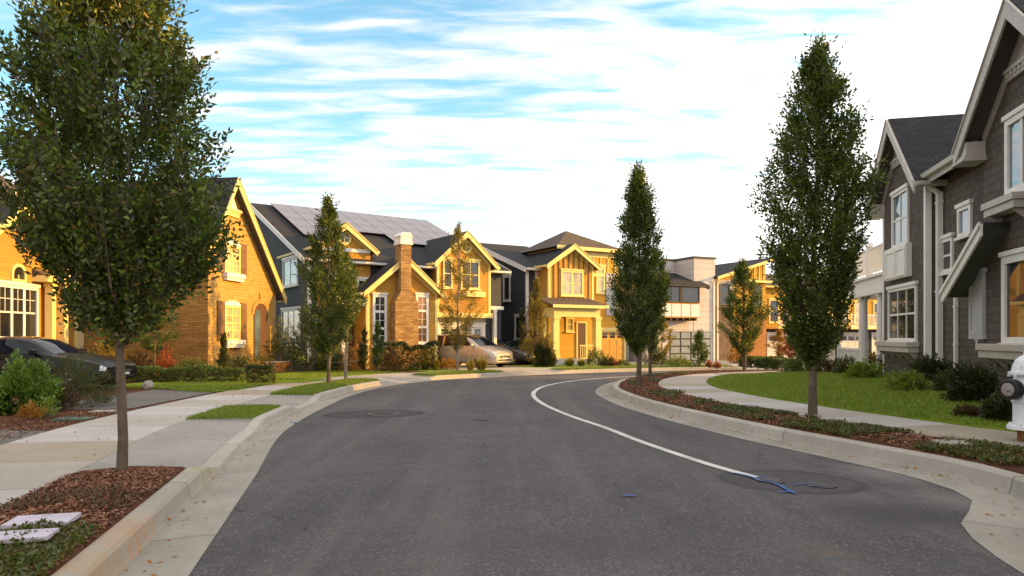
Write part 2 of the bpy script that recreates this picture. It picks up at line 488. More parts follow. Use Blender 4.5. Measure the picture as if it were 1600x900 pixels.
def road_paint_mat():
    s = newmat('road_paint'); c = s.coord()
    n = s.noise(c, 55, 4, .7); n2 = s.noise(c, 2.2, 5, .65)
    worn = s.math('MULTIPLY', s.ramp(n, .5, .62), s.ramp(n2, .42, .62, .15, .9), True)
    col = s.mix(s.ramp(n2, .3, .7), (.66, .65, .62), (.50, .485, .46)); col = s.mix(worn, col, (.12, .11, .105))
    s.bump(n, .4, .006); return s.fin(col, .8, .25)
road_paint_mat()
def blue_mat():
    s = newmat('blue_paint'); c = s.coord(); n = s.noise(c, 70, 4, .7); n2 = s.noise(c, 9, 3)
    col = s.mix(s.ramp(n2, .3, .7), (.03, .09, .34), (.09, .19, .46)); col = s.mix(s.ramp(n, .48, .62, 0, .85), col, (.07, .07, .08))
    return s.fin(col, .9, .2)
blue_mat()

m_plain('iron', (.075, .068, .066), .7, .4, var=.3, sc=20)
m_plain('patch_asphalt', (.040, .037, .037), .9, var=.5, sc=6)
m_plain('rust_chalk', (.22, .09, .04), .95, var=.4, sc=14)
m_plain('pale_lid', (.50, .45, .52), .8, var=.15)
m_plain('green_lid', (.07, .13, .10), .8)
m_plain('tan_lid', (.36, .33, .28), .8)
# cars
def paint(name, col, metal=.5, rough=.28, coat=.45):
    s = newmat(name); c = s.coord(); n = s.noise(c, 2.0, 3)
    s.b.inputs['Coat Weight'].default_value = coat; s.b.inputs['Coat Roughness'].default_value = .06
    return s.fin(s.mix(s.ramp(n, .3, .7), scale3(col, .9), scale3(col, 1.08)), rough, .5, metal)
paint('paint_black', (.004, .0046, .007), .0, .3, .12)
MATS['paint_black'].node_tree.nodes['Principled BSDF'].inputs['Specular IOR Level'].default_value = .22
paint('paint_gold', (.54, .47, .39), .55, .28)
paint('paint_graphite', (.055, .06, .07), .6)
m_glass('car_glass', (.006, .010, .018), 1.38, .03)
m_plain('tyre', (.02, .02, .02), .85)
m_plain('alloy', (.45, .45, .46), .35, .5, .8)
m_plain('lamp_glass', (.62, .62, .62), .08, .8)
m_plain('amber_lamp', (.6, .2, .03), .2, .6)
m_plain('black_plastic', (.02, .02, .021), .5)
m_plain('chrome', (.6, .6, .6), .15, .6, 1.0)
m_plain('plate', (.7, .7, .68), .5)
# hydrant
def hydrant_mat():
    s = newmat('hydrant_white'); c = s.coord()
    n = s.noise(c, 7, 6, .7, (1.5, 1.5, .5)); n2 = s.noise(c, 30, 4)
    col = s.mix(s.ramp(n, .60, .72, 0, .8), (.72, .74, .78), (.30, .13, .05))
    s.bump(n2, .25, .004); return s.fin(col, .45, .4)
hydrant_mat()
# leaves
m_leaf('leaf_hornbeam', [(0.0096, 0.0192, 0.0036), (0.0216, 0.0408, 0.0060), (0.0456, 0.0840, 0.0096), (0.0780, 0.1344, 0.0132), (0.1440, 0.2220, 0.0192), (0.0312, 0.0600, 0.0072), (0.2040, 0.2640, 0.0264), (0.0144, 0.0288, 0.0048), (0.1920, 0.1200, 0.0216)], .25)
m_leaf('leaf_hornbeam_b', [(0.0108, 0.0216, 0.0036), (0.0240, 0.0444, 0.0060), (0.0504, 0.0900, 0.0108), (0.0840, 0.1380, 0.0144), (0.1560, 0.2160, 0.0192), (0.0336, 0.0624, 0.0072), (0.2040, 0.2520, 0.0288)], .27)
m_leaf('leaf_gold', [(.10, .075, .012), (.30, .19, .02), (.20, .18, .03), (.42, .24, .03), (.10, .12, .025), (.34, .16, .02)], .45)
m_leaf('leaf_bright', [(.06, .13, .012), (.10, .20, .02), (.15, .26, .03), (.20, .28, .04)], .35)
m_leaf('leaf_olive', [(.035, .045, .012), (.06, .075, .018), (.09, .09, .022)], .25)
m_leaf('leaf_dark', [(.012, .022, .007), (.022, .038, .010), (.035, .055, .014)], .2)
m_leaf('leaf_mid', [(.03, .06, .012), (.05, .10, .016), (.08, .13, .022)], .3)
m_leaf('leaf_red', [(.22, .02, .012), (.38, .035, .02), (.30, .07, .02)], .4)
m_leaf('leaf_orange', [(.28, .09, .015), (.40, .15, .02), (.34, .19, .03)], .4)
m_leaf('leaf_burgundy', [(.05, .018, .015), (.085, .03, .022), (.06, .045, .02)], .3)
m_leaf('leaf_lime', [(.12, .18, .02), (.19, .26, .03), (.24, .28, .05)], .4)
m_leaf('blade_gold', [(.22, .16, .02), (.34, .25, .035), (.26, .24, .04)], .4)
m_leaf('blade_green', [(0.0952, 0.1680, 0.0090), (0.1680, 0.2576, 0.0134), (0.2352, 0.3136, 0.0202), (0.2800, 0.3024, 0.0336)], .35)
m_leaf('ground_cover', [(.03, .052, .008), (.055, .09, .010), (.09, .125, .014), (.12, .08, .02), (.06, .05, .015)], .25)
m_leaf('red_cover', [(.09, .022, .014), (.14, .04, .02), (.10, .06, .02), (.06, .07, .02)], .25)
m_leaf('chips', [(.07, .024, .012), (.17, .06, .026), (.27, .11, .05), (.36, .22, .13)], .0, .9)
# ------------------------------------------------------------------ street layout
def catmull(pts, step=.35):
    P = [Vector((*p, 0)) for p in pts]; P = [2 * P[0] - P[1]] + P + [2 * P[-1] - P[-2]]
    out = []
    for i in range(1, len(P) - 2):
        a, b, c, d = P[i - 1:i + 3]; n = max(2, int((c - b).length / step))
        for k in range(n):
            t = k / n
            out.append(.5 * ((2 * b) + (c - a) * t + (2 * a - 5 * b + 4 * c - d) * t * t + (3 * b - a - 3 * c + d) * t ** 3))
    out.append(P[-2]); return out

class Line:
    "a street edge: sampled curve, arc length, offsets measured away from the road"
    def __init__(s, pts, side):
        s.p = catmull(pts); n = len(s.p); s.s = [0.]
        for i in range(1, n): s.s.append(s.s[-1] + (s.p[i] - s.p[i - 1]).length)
        s.side = side; s.nrm = []
        for i in range(n):
            t = (s.p[min(n - 1, i + 2)] - s.p[max(0, i - 2)]).normalized()
            s.nrm.append(Vector((-t.y, t.x, 0)) * side)
    def at(s, i, off, dz=0.):
        q = s.p[i] + s.nrm[i] * off
        return Vector((q.x, q.y, gz(q.x, q.y) + dz))
    def near(s, x, y):
        return min(range(len(s.p)), key=lambda i: (s.p[i].x - x) ** 2 + (s.p[i].y - y) ** 2)
    def idx(s, arc):
        return min(range(len(s.s)), key=lambda i: abs(s.s[i] - arc))

LEFT = Line([(1.6, -10), (-.2, -3.5), (-1.0, 0), (-2.04, 4.25), (-2.79, 7.3), (-3.77, 11.3), (-4.3, 16.2), (-4.42, 19.5), (-4.05, 23.3), (-2.75, 26.5),
             (-.6, 29.0), (1.6, 31.1), (4.6, 33.4), (8.6, 35.5), (14, 37.2), (22, 38.5), (34, 39.6), (50, 40.5)], 1)
RIGHT = Line([(2.9, -10), (2.95, -3), (3.0, 2.2), (3.12, 3.6), (3.30, 4.6), (3.62, 5.45), (4.25, 6.25), (4.36, 7.2), (4.05, 8.4), (3.4, 10.6), (2.68, 14.2), (2.42, 17.3),
              (2.55, 20.6), (3.55, 24.6), (5.2, 27.9), (7.4, 30.5), (10.2, 32.3), (15, 33.9), (23, 35.2), (34, 36.2), (50, 37)], -1)

def ribbon(name, line, sect, mat, i0=0, i1=None, parent=None, kind='structure', hfun=None, smooth=False):
    "sweep a cross-section [(offset, dz)] along a street edge; UV = (arc, across)"
    i1 = len(line.p) - 1 if i1 is None else i1
    V, Fc, UV = [], [], []
    m = len(sect)
    acc = [0.]
    for k in range(1, m): acc.append(acc[-1] + math.hypot(sect[k][0] - sect[k - 1][0], sect[k][1] - sect[k - 1][1]))
    for i in range(i0, i1 + 1):
        for k, (o, dz) in enumerate(sect):
            if hfun: dz = hfun(i, o, dz)
            V.append(line.at(i, o, dz)); UV.append((line.s[i], acc[k]))
    for r in range(i1 - i0):
        for k in range(m - 1):
            a = r * m + k; q = (a, a + 1, a + m + 1, a + m)
            Fc.append(q if line.side < 0 else q[::-1])
    me = bpy.data.meshes.new(name); me.from_pydata(V, [], Fc); me.materials.append(MATS[mat])
    ul = me.uv_layers.new(name='UVMap').data
    for l in me.loops: ul[l.index].uv = UV[l.vertex_index]
    if smooth:
        for p in me.polygons: p.use_smooth = True
    o = bpy.data.objects.new(name, me); COL.objects.link(o)
    if parent: o.parent = parent
    if kind: o['kind'] = kind
    return o

def sheet(name, pts, mat, kind='structure', dz=None):
    mb = MB(); mb.add(pts, [tuple(range(len(pts)))])
    o = mb.build(name, mat, fixn=False)
    if o.data.polygons[0].normal.z < 0: o.data.flip_normals()
    if kind: o['kind'] = kind
    return o

# base ground to the horizon
sheet('ground', [(-600, -200, gz(0, -200) - .25), (600, -200, gz(0, -200) - .25), (600, 900, gz(0, 900) - .25), (-600, 900, gz(0, 900) - .25)], 'ground_soil')

# road between the two asphalt edges
def road():
    n = 260; V = []; Fc = []
    def res(l, f):
        a = f * l.s[-1]; j = max(1, min(len(l.s) - 1, int(np.searchsorted(l.s, a))))
        t = (a - l.s[j - 1]) / (l.s[j] - l.s[j - 1] + 1e-9); return l.p[j - 1].lerp(l.p[j], t)
    for i in range(n + 1):
        a, b = res(LEFT, i / n), res(RIGHT, i / n)
        for k in range(9):
            q = a.lerp(b, k / 8); crown = .05 * (1 - (k / 4 - 1) ** 2)
            V.append((q.x, q.y, gz(q.x, q.y) + crown))
    for i in range(n):
        for k in range(8):
            a = i * 9 + k; Fc.append((a, a + 1, a + 10, a + 9))
    me = bpy.data.meshes.new('road'); me.from_pydata(V, [], Fc); me.materials.append(MATS['asphalt'])
    for p in me.polygons: p.use_smooth = True
    o = bpy.data.objects.new('road', me); COL.objects.link(o); o['kind'] = 'structure'
    return o
ROAD = road()
_dep = None
def road_z(x, y):
    ok, loc, nrm, _ = ROAD.ray_cast(Vector((x, y, 50)), Vector((0, 0, -1)))
    return loc.z if ok else gz(x, y)
def GR(px, py, lift=.004):
    p = G(px, py, .04); return Vector((p.x, p.y, road_z(p.x, p.y) + lift))

# kerb heights on the left: full beside planters, lowered at the driveways
def li(x, y): return LEFT.near(x, y)
PL = [(0, li(-2.79, 7.1)), (li(-3.9, 12.1), li(-4.1, 14.2)), (li(-4.3, 17.3), li(-4.0, 23.6)), (li(-2.4, 26.9), li(.1, 29.7)),
      (li(2.9, 32.2), li(12.5, 36.8)), (li(17, 37.7), li(24, 38.7)), (li(28, 39), len(LEFT.p) - 1)]
def kerb_h(i):
    h = .03
    for a, b in PL:
        if a <= i <= b: return .15
        d = min(abs(i - a), abs(i - b)) * .35
        if d < .7: h = max(h, .15 - (.12) * d / .7)
    return h
def left_h(i, o, dz): return dz if dz < .05 else (kerb_h(i) if o < .7 else dz)
ribbon('gutter', LEFT, [(-.03, .006), (.02, .012), (.425, -.01)], 'gutter_concrete')
ribbon('kerb', LEFT, [(.415, -.02), (.432, .02), (.452, .125), (.475, .15), (.60, .152), (.63, .145), (.632, .0)], 'kerb_concrete',
       hfun=lambda i, o, dz: dz if dz <= .02 else dz * kerb_h(i) / .15)
ribbon('sidewalk', LEFT, [(1.66, .05), (1.68, .146), (3.18, .165), (3.2, .03)], 'sidewalk_concrete')
prev = 0
AP = []
for k in range(len(PL) - 1):
    a, b = PL[k][1], PL[k + 1][0]; AP.append((a, b))
    n = 5
    ribbon('driveway_apron', LEFT, [(.634, .14), (1.1, .15), (1.675, .142)], 'apron_concrete', a, b,
           hfun=lambda i, o, dz: kerb_h(i) * .96 if o < .7 else (.5 * kerb_h(i) + .072 if o < 1.2 else dz))
def right_h(i): return 1.0
ribbon('gutter', RIGHT, [(-.03, .006), (.02, .012), (.455, -.01)], 'gutter_concrete')
ribbon('kerb', RIGHT, [(.445, -.02), (.462, .02), (.485, .14), (.51, .162), (.63, .165), (.66, .155), (.662, .0)], 'kerb_concrete')
ri = lambda x, y: RIGHT.near(x, y)
ribbon('sidewalk', RIGHT, [(1.84, .05), (1.86, .166), (3.36, .18), (3.38, .05)], 'sidewalk_concrete', ri(4.3, 7))
# yards
ribbon('yard_bed', LEFT, [(3.19, .02), (3.2, .150), (6, .16), (12, .19), (40, .25)], 'bark_mulch')
ribbon('lawn', RIGHT, [(3.375, .06), (3.39, .20), (4.4, .25), (5.6, .34), (6.8, .42), (9.5, .48)], 'lawn', ri(4.3, 7), ri(7.4, 30.5), smooth=True)
ribbon('yard_bed', RIGHT, [(3.37, .02), (3.39, .17), (7, .30), (9, .30)], 'ground_soil', 0, ri(4.3, 7) + 1)
sheet('yard_bed', [(11, 30, -.05), (60, 26, .1), (60, -5, .4), (9, -5, .36), (9.5, 8, .30), (10.2, 20, .20)], 'ground_soil')

# planting strips: mulch with low cover
def strip_bed(line, i0, i1, o0, o1, mat, dz=.15):
    return ribbon('planting_bed', line, [(o0, dz - .03), (o0 + .04, dz + .006), ((o0 + o1) / 2, dz + .035), (o1 - .04, dz + .006), (o1, dz - .03)], mat, i0, i1, smooth=True)
for k, (a, b) in enumerate(PL): strip_bed(LEFT, a, b, .632, 1.662, 'bark_mulch' if k in (0,) else 'ground_soil')
strip_bed(RIGHT, 0, len(RIGHT.p) - 1, .66, 1.845, 'bark_mulch', .165)

# ------------------------------------------------------------------ leaf scatter
def unit(a): return a / (np.linalg.norm(a, axis=1, keepdims=True) + 1e-9)
def leaf_arrays(p, d, nrm, L, W, fold=.18):
    d = unit(d); s = unit(np.cross(d, nrm)); n = np.cross(s, d)
    L = L[:, None]; W = W[:, None]
    mid = p + d * L * .45
    v = np.stack([p, mid + s * W * .5 + n * W * fold, p + d * L - n * L * .08, mid - s * W * .5 + n * W * fold], 1).reshape(-1, 3)
    k = np.arange(len(p))[:, None] * 4
    f = np.concatenate([k + np.array([[0, 1, 2]]), k + np.array([[0, 2, 3]])], 1).reshape(-1, 3)
    return v, f
def rn(n, s=1.): return rng.normal(0, s, (n, 3))

def strip_points(line, i0, i1, o0, o1, n, dz, mound=.03):
    i = rng.integers(i0, max(i0 + 1, i1), n); o = rng.uniform(o0, o1, n)
    P = np.array([line.p[k][:2] for k in i]); Nn = np.array([line.nrm[k][:2] for k in i])
    T = np.stack([Nn[:, 1], -Nn[:, 0]], 1)
    q = P + Nn * o[:, None] + T * rng.uniform(-.2, .2, (n, 1))
    z = -SLOPE * q[:, 1] + dz + mound * (1 - ((o - (o0 + o1) / 2) / ((o1 - o0) / 2)) ** 2)
    return np.column_stack([q, z])
def clumpy(P, sc, keep, seed=0):
    "keep points inside irregular patches"
    r = np.random.default_rng(seed); c = 0
    for k in range(5):
        a = r.uniform(0, 6.28); fr = sc * (1 + k * .7)
        c = c + np.sin(P[:, 0] * fr * math.cos(a) + P[:, 1] * fr * math.sin(a) + r.uniform(0, 6)) / (1 + k * .4)
    thr = np.quantile(c, 1 - keep); return P[c > thr]
def cover(name, label, P, mat, size=.05, h=.05, cat='ground cover'):
    n = len(P); p = P + np.column_stack([rng.normal(0, .01, (n, 2)), rng.uniform(0, h, n)])
    d = rn(n); d[:, 2] = np.abs(d[:, 2]) * .6 + .15
    nn = rn(n, .5); nn[:, 2] += 1
    L = rng.uniform(.6, 1.3, n) * size
    v, f = leaf_arrays(p, d, nn, L, L * .62)
    o = npmesh(name, v, f, mat); return tag(o, label, cat, kind='stuff')
def chips(name, label, P, mat='chips', size=.035):
    n = len(P); p = P + np.column_stack([np.zeros((n, 2)), rng.uniform(.0, .022, n)])
    d = rn(n); d[:, 2] *= .35; nn = rn(n, .35); nn[:, 2] += 1
    L = rng.uniform(.4, 1.5, n) * size
    v, f = leaf_arrays(p, d, nn, L, L * .45, .05)
    o = npmesh(name, v, f, mat); return tag(o, label, 'mulch', kind='stuff')
def blades(name, label, P, mat, h=.05, w=.006, lean=.5, cat='grass'):
    n = len(P); hh = rng.uniform(.5, 1.3, n) * h
    a = rng.uniform(0, 6.28, n); sd = np.column_stack([np.cos(a), np.sin(a), np.zeros(n)]) * w
    tip = P + np.column_stack([rng.normal(0, lean, (n, 2)) * hh[:, None], hh])
    v = np.stack([P - sd, P + sd, tip], 1).reshape(-1, 3)
    f = np.arange(3 * n).reshape(-1, 3)
    o = npmesh(name, v, f, mat); return tag(o, label, cat, kind='stuff')

i7 = PL[0][1]; i5 = li(-2.3, 5.2); i2 = li(-1.3, 1.5)
Pn = strip_points(LEFT, i2, i5, .66, 1.64, 16000, .15)
Pg = Pn[(Pn[:, 1] < 5.0 + .55 * np.sin(Pn[:, 0] * 4) + (Pn[:, 0] + 3.1) * .8)]
cover('ground_cover', 'dense small leaved green ground cover at the near end of the left kerb planter', clumpy(Pg, 3, .8, 3), 'ground_cover', .035, .06)
blades('grass', 'bright green grass blades at the near end of the left kerb planter', Pg[::3] if len(Pg) else Pn[:50], 'blade_green', .06, .0035, .8)
Pr = strip_points(LEFT, li(-2.1, 4.6), i7 - 2, .68, 1.62, 6500, .155)
cover('ground_cover', 'rusty red and olive ground cover creeping over the mulch beside the left kerb', clumpy(Pr, 3.2, .33, 8), 'red_cover', .028, .04)
chips('bark_mulch', 'reddish bark chips spread round the nearest left street tree', strip_points(LEFT, i2 + 4, i7, .66, 1.65, 15000, .155), 'chips', .038)
a, b = PL[1]; blades('grass', 'tuft of green grass in the small kerb planter between two driveway aprons', strip_points(LEFT, a, b, .61, 1.70, 9000, .150, .015), 'blade_green', .055, .006)
a, b = PL[2]; blades('grass', 'long green grass round the two street trees in the left kerb island', strip_points(LEFT, a, b, .61, 1.70, 22000, .150, .015), 'blade_green', .075, .008)
a, b = PL[3]; blades('grass', 'sunlit grass round the golden street tree beside the van driveway', strip_points(LEFT, a, b, .61, 1.70, 9000, .150, .015), 'blade_green', .09, .01)
a, b = PL[4]; blades('grass', 'sunlit grass strip along the far outer kerb in front of the porch house', strip_points(LEFT, a, b, .61, 1.70, 9000, .150, .015), 'blade_green', .09, .012)
# right strip
r0, r1 = ri(4.3, 6.4), ri(3.4, 10.6)
chips('bark_mulch', 'rust coloured bark mulch in the curved planting strip along the inner kerb', strip_points(RIGHT, ri(4.2, 7), ri(10, 32), .7, 1.82, 30000, .172), 'chips', .05)
cover('ground_cover', 'dark green creeping cover on the right strip beside the white hydrant', clumpy(strip_points(RIGHT, ri(3, 3), ri(3.5, 10.4), .70, 1.84, 26000, .17), 2.6, .50, 2), 'ground_cover', .042, .05)
cover('ground_cover', 'dark green creeping cover round the tall tree on the right strip', clumpy(strip_points(RIGHT, ri(3.5, 10.2), ri(2.9, 13), .8, 1.84, 9000, .17), 2.6, .40, 4), 'ground_cover', .045, .05)
cover('ground_cover', 'patches of green cover round the tree at the nose of the inner kerb', clumpy(strip_points(RIGHT, ri(2.7, 14), ri(8, 31), .95, 1.84, 12000, .17), 1.5, .22, 5), 'ground_cover', .06, .07)
blades('grass', 'straggling brown green grass in the right planting strip', clumpy(strip_points(RIGHT, ri(3, 3), ri(2.7, 14), .70, 1.84, 16000, .17), 3.1, .5, 9), 'ground_cover', .07, .006, 1.0)
P1 = strip_points(LEFT, li(-1.5, 2.5), li(2, 31), .12, .43, 520, -.01, 0); P2 = strip_points(RIGHT, ri(3.1, 3.5), ri(5, 27.5), .10, .46, 520, .004, 0); P3 = strip_points(LEFT, li(-1.5, 2.5), li(-4.2, 22), 1.7, 3.1, 160, .162, 0)
chips('bark_mulch', 'dark bark chips in the bed between the two gravel driveways', strip_points(LEFT, li(-3.2, 9.2), li(-4.0, 13.6), 3.25, 7.5, 9000, .165, .0), 'chips', .04)
chips('fallen_leaves', 'small dry fallen leaves lying along both gutters and the left sidewalk', np.concatenate([P1, P2, P3]), 'leaf_orange', .045)
# lawn blades on the right
Pl = strip_points(RIGHT, ri(4.2, 8), ri(6, 29), 3.42, 8.6, 70000, 0, 0)
def lawn_z(P):
    z = np.empty(len(P))
    for k in range(len(P)):
        i = min(range(0, len(RIGHT.p), 3), key=lambda j: (RIGHT.p[j].x - P[k, 0]) ** 2 + (RIGHT.p[j].y - P[k, 1]) ** 2)
        o = (Vector((P[k, 0], P[k, 1], 0)) - RIGHT.p[i]).dot(RIGHT.nrm[i])
        z[k] = np.interp(o, [3.39, 4.4, 5.6, 6.8, 9.5], [.2, .25, .34, .42, .48])
    return z - SLOPE * P[:, 1]
_LX = np.array([p[:2] for p in RIGHT.p]); _LN = np.array([p[:2] for p in RIGHT.nrm])
def lawn_z(P):
    out = []
    for c in np.array_split(P, 40):
        d = ((c[:, None, :2] - _LX[None]) ** 2).sum(2); j = d.argmin(1)
        o = ((c[:, :2] - _LX[j]) * _LN[j]).sum(1)
        out.append(np.interp(o, [3.39, 4.4, 5.6, 6.8, 9.5], [.2, .25, .34, .42, .48]) - SLOPE * c[:, 1])
    return np.concatenate(out)
Pl[:, 2] = lawn_z(Pl)
blades('grass', 'short green grass blades of the raised lawn before the dark shingled house', Pl, 'blade_green', .055, .008, .6)
def bed_at(px, py, dz): return G(px, py, dz)

# ------------------------------------------------------------------ left yards: lawns, driveways, paths
def gpoly(name, pts, mat, dz, kind='structure'):
    return sheet(name, [G(x, y, dz) for x, y in pts], mat, kind)
gpoly('driveway', [(-260, 606), (150, 606), (196, 607), (333, 613), (205, 638), (95, 640), (-260, 650)], 'gravel_drive', .158)
gpoly('driveway', [(-420, 676), (0, 672), (78, 674), (60, 683), (-5, 703), (-420, 830)], 'gravel_drive', .158)
gpoly('lawn', [(245, 605), (258, 600), (300, 598), (405, 601), (428, 600), (372, 609), (335, 612), (290, 611)], 'lawn', .170)
gpoly('lawn', [(420, 594), (455, 588), (520, 592), (480, 597), (425, 599)], 'lawn', .170)
def yard(name, mat, p0, p1, o1, d=.0):
    ribbon(name, LEFT, [(3.19, .155), (3.21, .170 + d), (min(6, o1), .176 + d)] + ([(o1, .176 + d + (o1 - 6) * .006)] if o1 > 6 else []), mat, li(*p0), li(*p1), smooth=True)
yard('lawn', 'lawn', (-4.42, 19.2), (-1.9, 27.4), 7.5)
yard('lawn', 'lawn', (-1.3, 28.1), (.1, 29.7), 7.0)
yard('driveway', 'apron_concrete', (.1, 29.7), (3.2, 32.3), 12)
yard('lawn', 'lawn', (3.2, 32.3), (9.2, 35.7), 6.5)
yard('driveway', 'apron_concrete', (9.2, 35.7), (18, 37.8), 13)
yard('lawn', 'lawn', (18, 37.8), (24, 38.7), 7)
yard('driveway', 'apron_concrete', (24, 38.7), (34, 39.6), 13)
Pw = []
for poly, n in (([(250, 602), (300, 599), (425, 600.5), (372, 608), (335, 611), (290, 610)], 16000),):
    q = np.array([list(G(x, y, .172)) for x, y in poly]); lo, hi = q.min(0), q.max(0)
    c = np.column_stack([rng.uniform(lo[0], hi[0], n * 3), rng.uniform(lo[1], hi[1], n * 3)])
    ins = np.zeros(len(c), bool); j = len(q) - 1
    for i in range(len(q)):
        cond = ((q[i, 1] > c[:, 1]) != (q[j, 1] > c[:, 1])) & (c[:, 0] < (q[j, 0] - q[i, 0]) * (c[:, 1] - q[i, 1]) / (q[j, 1] - q[i, 1] + 1e-9) + q[i, 0])
        ins ^= cond; j = i
    c = c[ins][:n]; Pw.append(np.column_stack([c, -SLOPE * c[:, 1] + .172]))
blades('grass', 'short grass of the front lawns between the hedge and the left sidewalk', np.concatenate(Pw + [strip_points(LEFT, li(-4.42, 19.2), li(-1.9, 27.4), 3.22, 6.5, 16000, .172, .0)]), 'blade_green', .06, .01, .6)

# ------------------------------------------------------------------ road paint, patches, covers
def flat_strip(name, pts, width, mat, lift=.005, kind='structure', closed=False):
    Vv, Fc = [], []
    n = len(pts)
    for i, p in enumerate(pts):
        a = pts[max(0, i - 1)]; b = pts[min(n - 1, i + 1)]
        t = (b - a); t.z = 0; t.normalize(); s_ = Vector((-t.y, t.x, 0)) * width / 2
        for q in (p + s_, p - s_): Vv.append((q.x, q.y, road_z(q.x, q.y) + lift))
    for i in range(n - 1): Fc.append((2 * i, 2 * i + 1, 2 * i + 3, 2 * i + 2))
    mb = MB(); mb.add(Vv, Fc); o = mb.build(name, mat, fixn=False)
    me = o.data
    if me.polygons[0].normal.z < 0: me.flip_normals()
    if kind: o['kind'] = kind
    return o
lp = [G(x, y, .04) for x, y in [(1182, 746), (1125, 731), (1062, 711), (1000, 689.5), (945, 668), (900, 653), (868, 640.5), (845, 629), (834, 619), (836, 611), (851, 603.5), (879, 597.5), (912, 593.3), (945, 590.4), (980, 588.2), (1030, 586)]]
lc = [p for p in catmull([(p.x, p.y) for p in lp], .2)]
flat_strip('road_marking', lc, .115, 'road_paint', .006)
def blob(name, cx, cy, rx, ry, mat, lift, jag=.12, seed=0, n=40, z=None):
    "irregular flat patch; rx, ry in metres"
    r = random.Random(seed); c = G(cx, cy, .04 if z is None else z); pts = []
    ph = [r.uniform(0, 6.28) for _ in range(4)]
    for i in range(n):
        a = 2 * math.pi * i / n; k = 1 + jag * sum(math.sin((j + 2) * a + ph[j]) / (j + 1) for j in range(4))
        x, y = c.x + rx * k * math.cos(a), c.y + ry * k * math.sin(a)
        pts.append((x, y, (road_z(x, y) if z is None else gz(x, y) + z) + lift))
    mb = MB(); o0 = (c.x, c.y, (road_z(c.x, c.y) if z is None else gz(c.x, c.y) + z) + lift)
    mb.add([o0] + pts, [(0, 1 + i, 1 + (i + 1) % n) for i in range(n)])
    return mb.build(name, mat, fixn=False)
def cover_disc(name, label, px, py, r, mat='iron'):
    c = G(px, py, .04); t = empty(name, (c.x, c.y, road_z(c.x, c.y) + .004)); tag(t, label, 'manhole cover')
    mb = MB(); mb.lathe([(r * .80, 0), (r * .80, .008), (r * .72, .010), (r * .7, .008)], n=32)
    for k in range(-3, 4):
        w = math.sqrt(max(0, (r * .66) ** 2 - (k * r * .19) ** 2)); mb.box((-w, k * r * .19 - .012, .008), (w, k * r * .19 + .012, .013))
    mb.build('lid', mat, t)
    m2 = MB(); n = 32
    p = []
    for rr, h in ((r * .83, 0), (r * .83, .010), (r, .008), (r, 0)):
        for i in range(n): p.append((rr * math.cos(6.2832 * i / n), rr * math.sin(6.2832 * i / n), h))
    f = []
    for k in range(3):
        for i in range(n): f.append((k * n + i, k * n + (i + 1) % n, (k + 1) * n + (i + 1) % n, (k + 1) * n + i))
    m2.add(p, f); m2.build('rim', 'iron', t)
    return t
cover_disc('manhole_cover', 'round iron manhole cover in the dark patch on the left lane of the road', 600, 647, .33)
cover_disc('manhole_cover', 'small iron valve cover alone in the middle of the curving road', 752, 656.5, .17)
cover_disc('manhole_cover', 'iron cover ringed with blue paint in the oval patch at the line end', 1205, 751, .13)
cover_disc('manhole_cover', 'iron cover right of the blue cross in the oval road patch', 1283, 757, .14)
def stroke(pts, w): return flat_strip('blue_marking', [Vector((p.x, p.y, 0)) for p in catmull([tuple(G(x, y, .04)[:2]) for x, y in pts], .05)], w, 'blue_paint', .016)
stroke([(1143, 740), (1160, 743), (1178, 748), (1187, 753)], .035)
stroke([(1178, 748), (1195, 746.5), (1209, 750), (1200, 754), (1184, 752)], .022)
stroke([(1205, 755), (1218, 759), (1228, 765), (1240, 770)], .04)
stroke([(1217, 770), (1230, 769), (1244, 772)], .03)
stroke([(1240, 758), (1262, 755), (1282, 754.5), (1293, 757), (1282, 760), (1262, 759)], .02)
stroke([(974, 778), (983, 777), (992, 779)], .04)
stroke([(452, 658), (458, 657.5), (463, 658.5)], .06)
stroke([(1050, 643.5), (1056, 643)], .02)
# lids and slabs in the beds
def lid(name, label, px, py, w, d, rz, mat, dz, cat, h=.03):
    c = G(px, py, dz); t = MB(); t.box((-w / 2, -d / 2, 0), (w / 2, d / 2, h))
    t.box((-w * .08, -d * .36, h), (w * .08, -d * .28, h + .006)); t.box((-w * .08, d * .28, h), (w * .08, d * .36, h + .006))
    o = t.build(name, mat, bevel=.012); o.location = c; o.rotation_euler = (0, 0, rz)
    return tag(o, label, cat)
lid('utility_lid', 'pale lavender utility box lid in the near planter below the tree, the larger of two', 66, 817, .40, .26, R(14), 'pale_lid', .20, 'utility lid')
lid('utility_lid', 'pale lavender utility lid nearest the photo corner, half hidden in green cover', 24, 842, .42, .2, R(14), 'pale_lid', .215, 'utility lid')
lid('utility_lid', 'green plastic utility box lid in the dark bed by the driveway', 116, 655, .55, .42, R(10), 'green_lid', .155, 'utility lid', .02)
lid('utility_lid', 'flat tan concrete lid in the mulch bed beside the gravel driveway', 168, 643, .55, .3, R(10), 'tan_lid', .155, 'utility lid', .02)
lid('utility_lid', 'pale concrete lid sunk in the green cover of the right planting strip', 1487, 699, .34, .3, R(-15), 'tan_lid', .19, 'utility lid', .07)
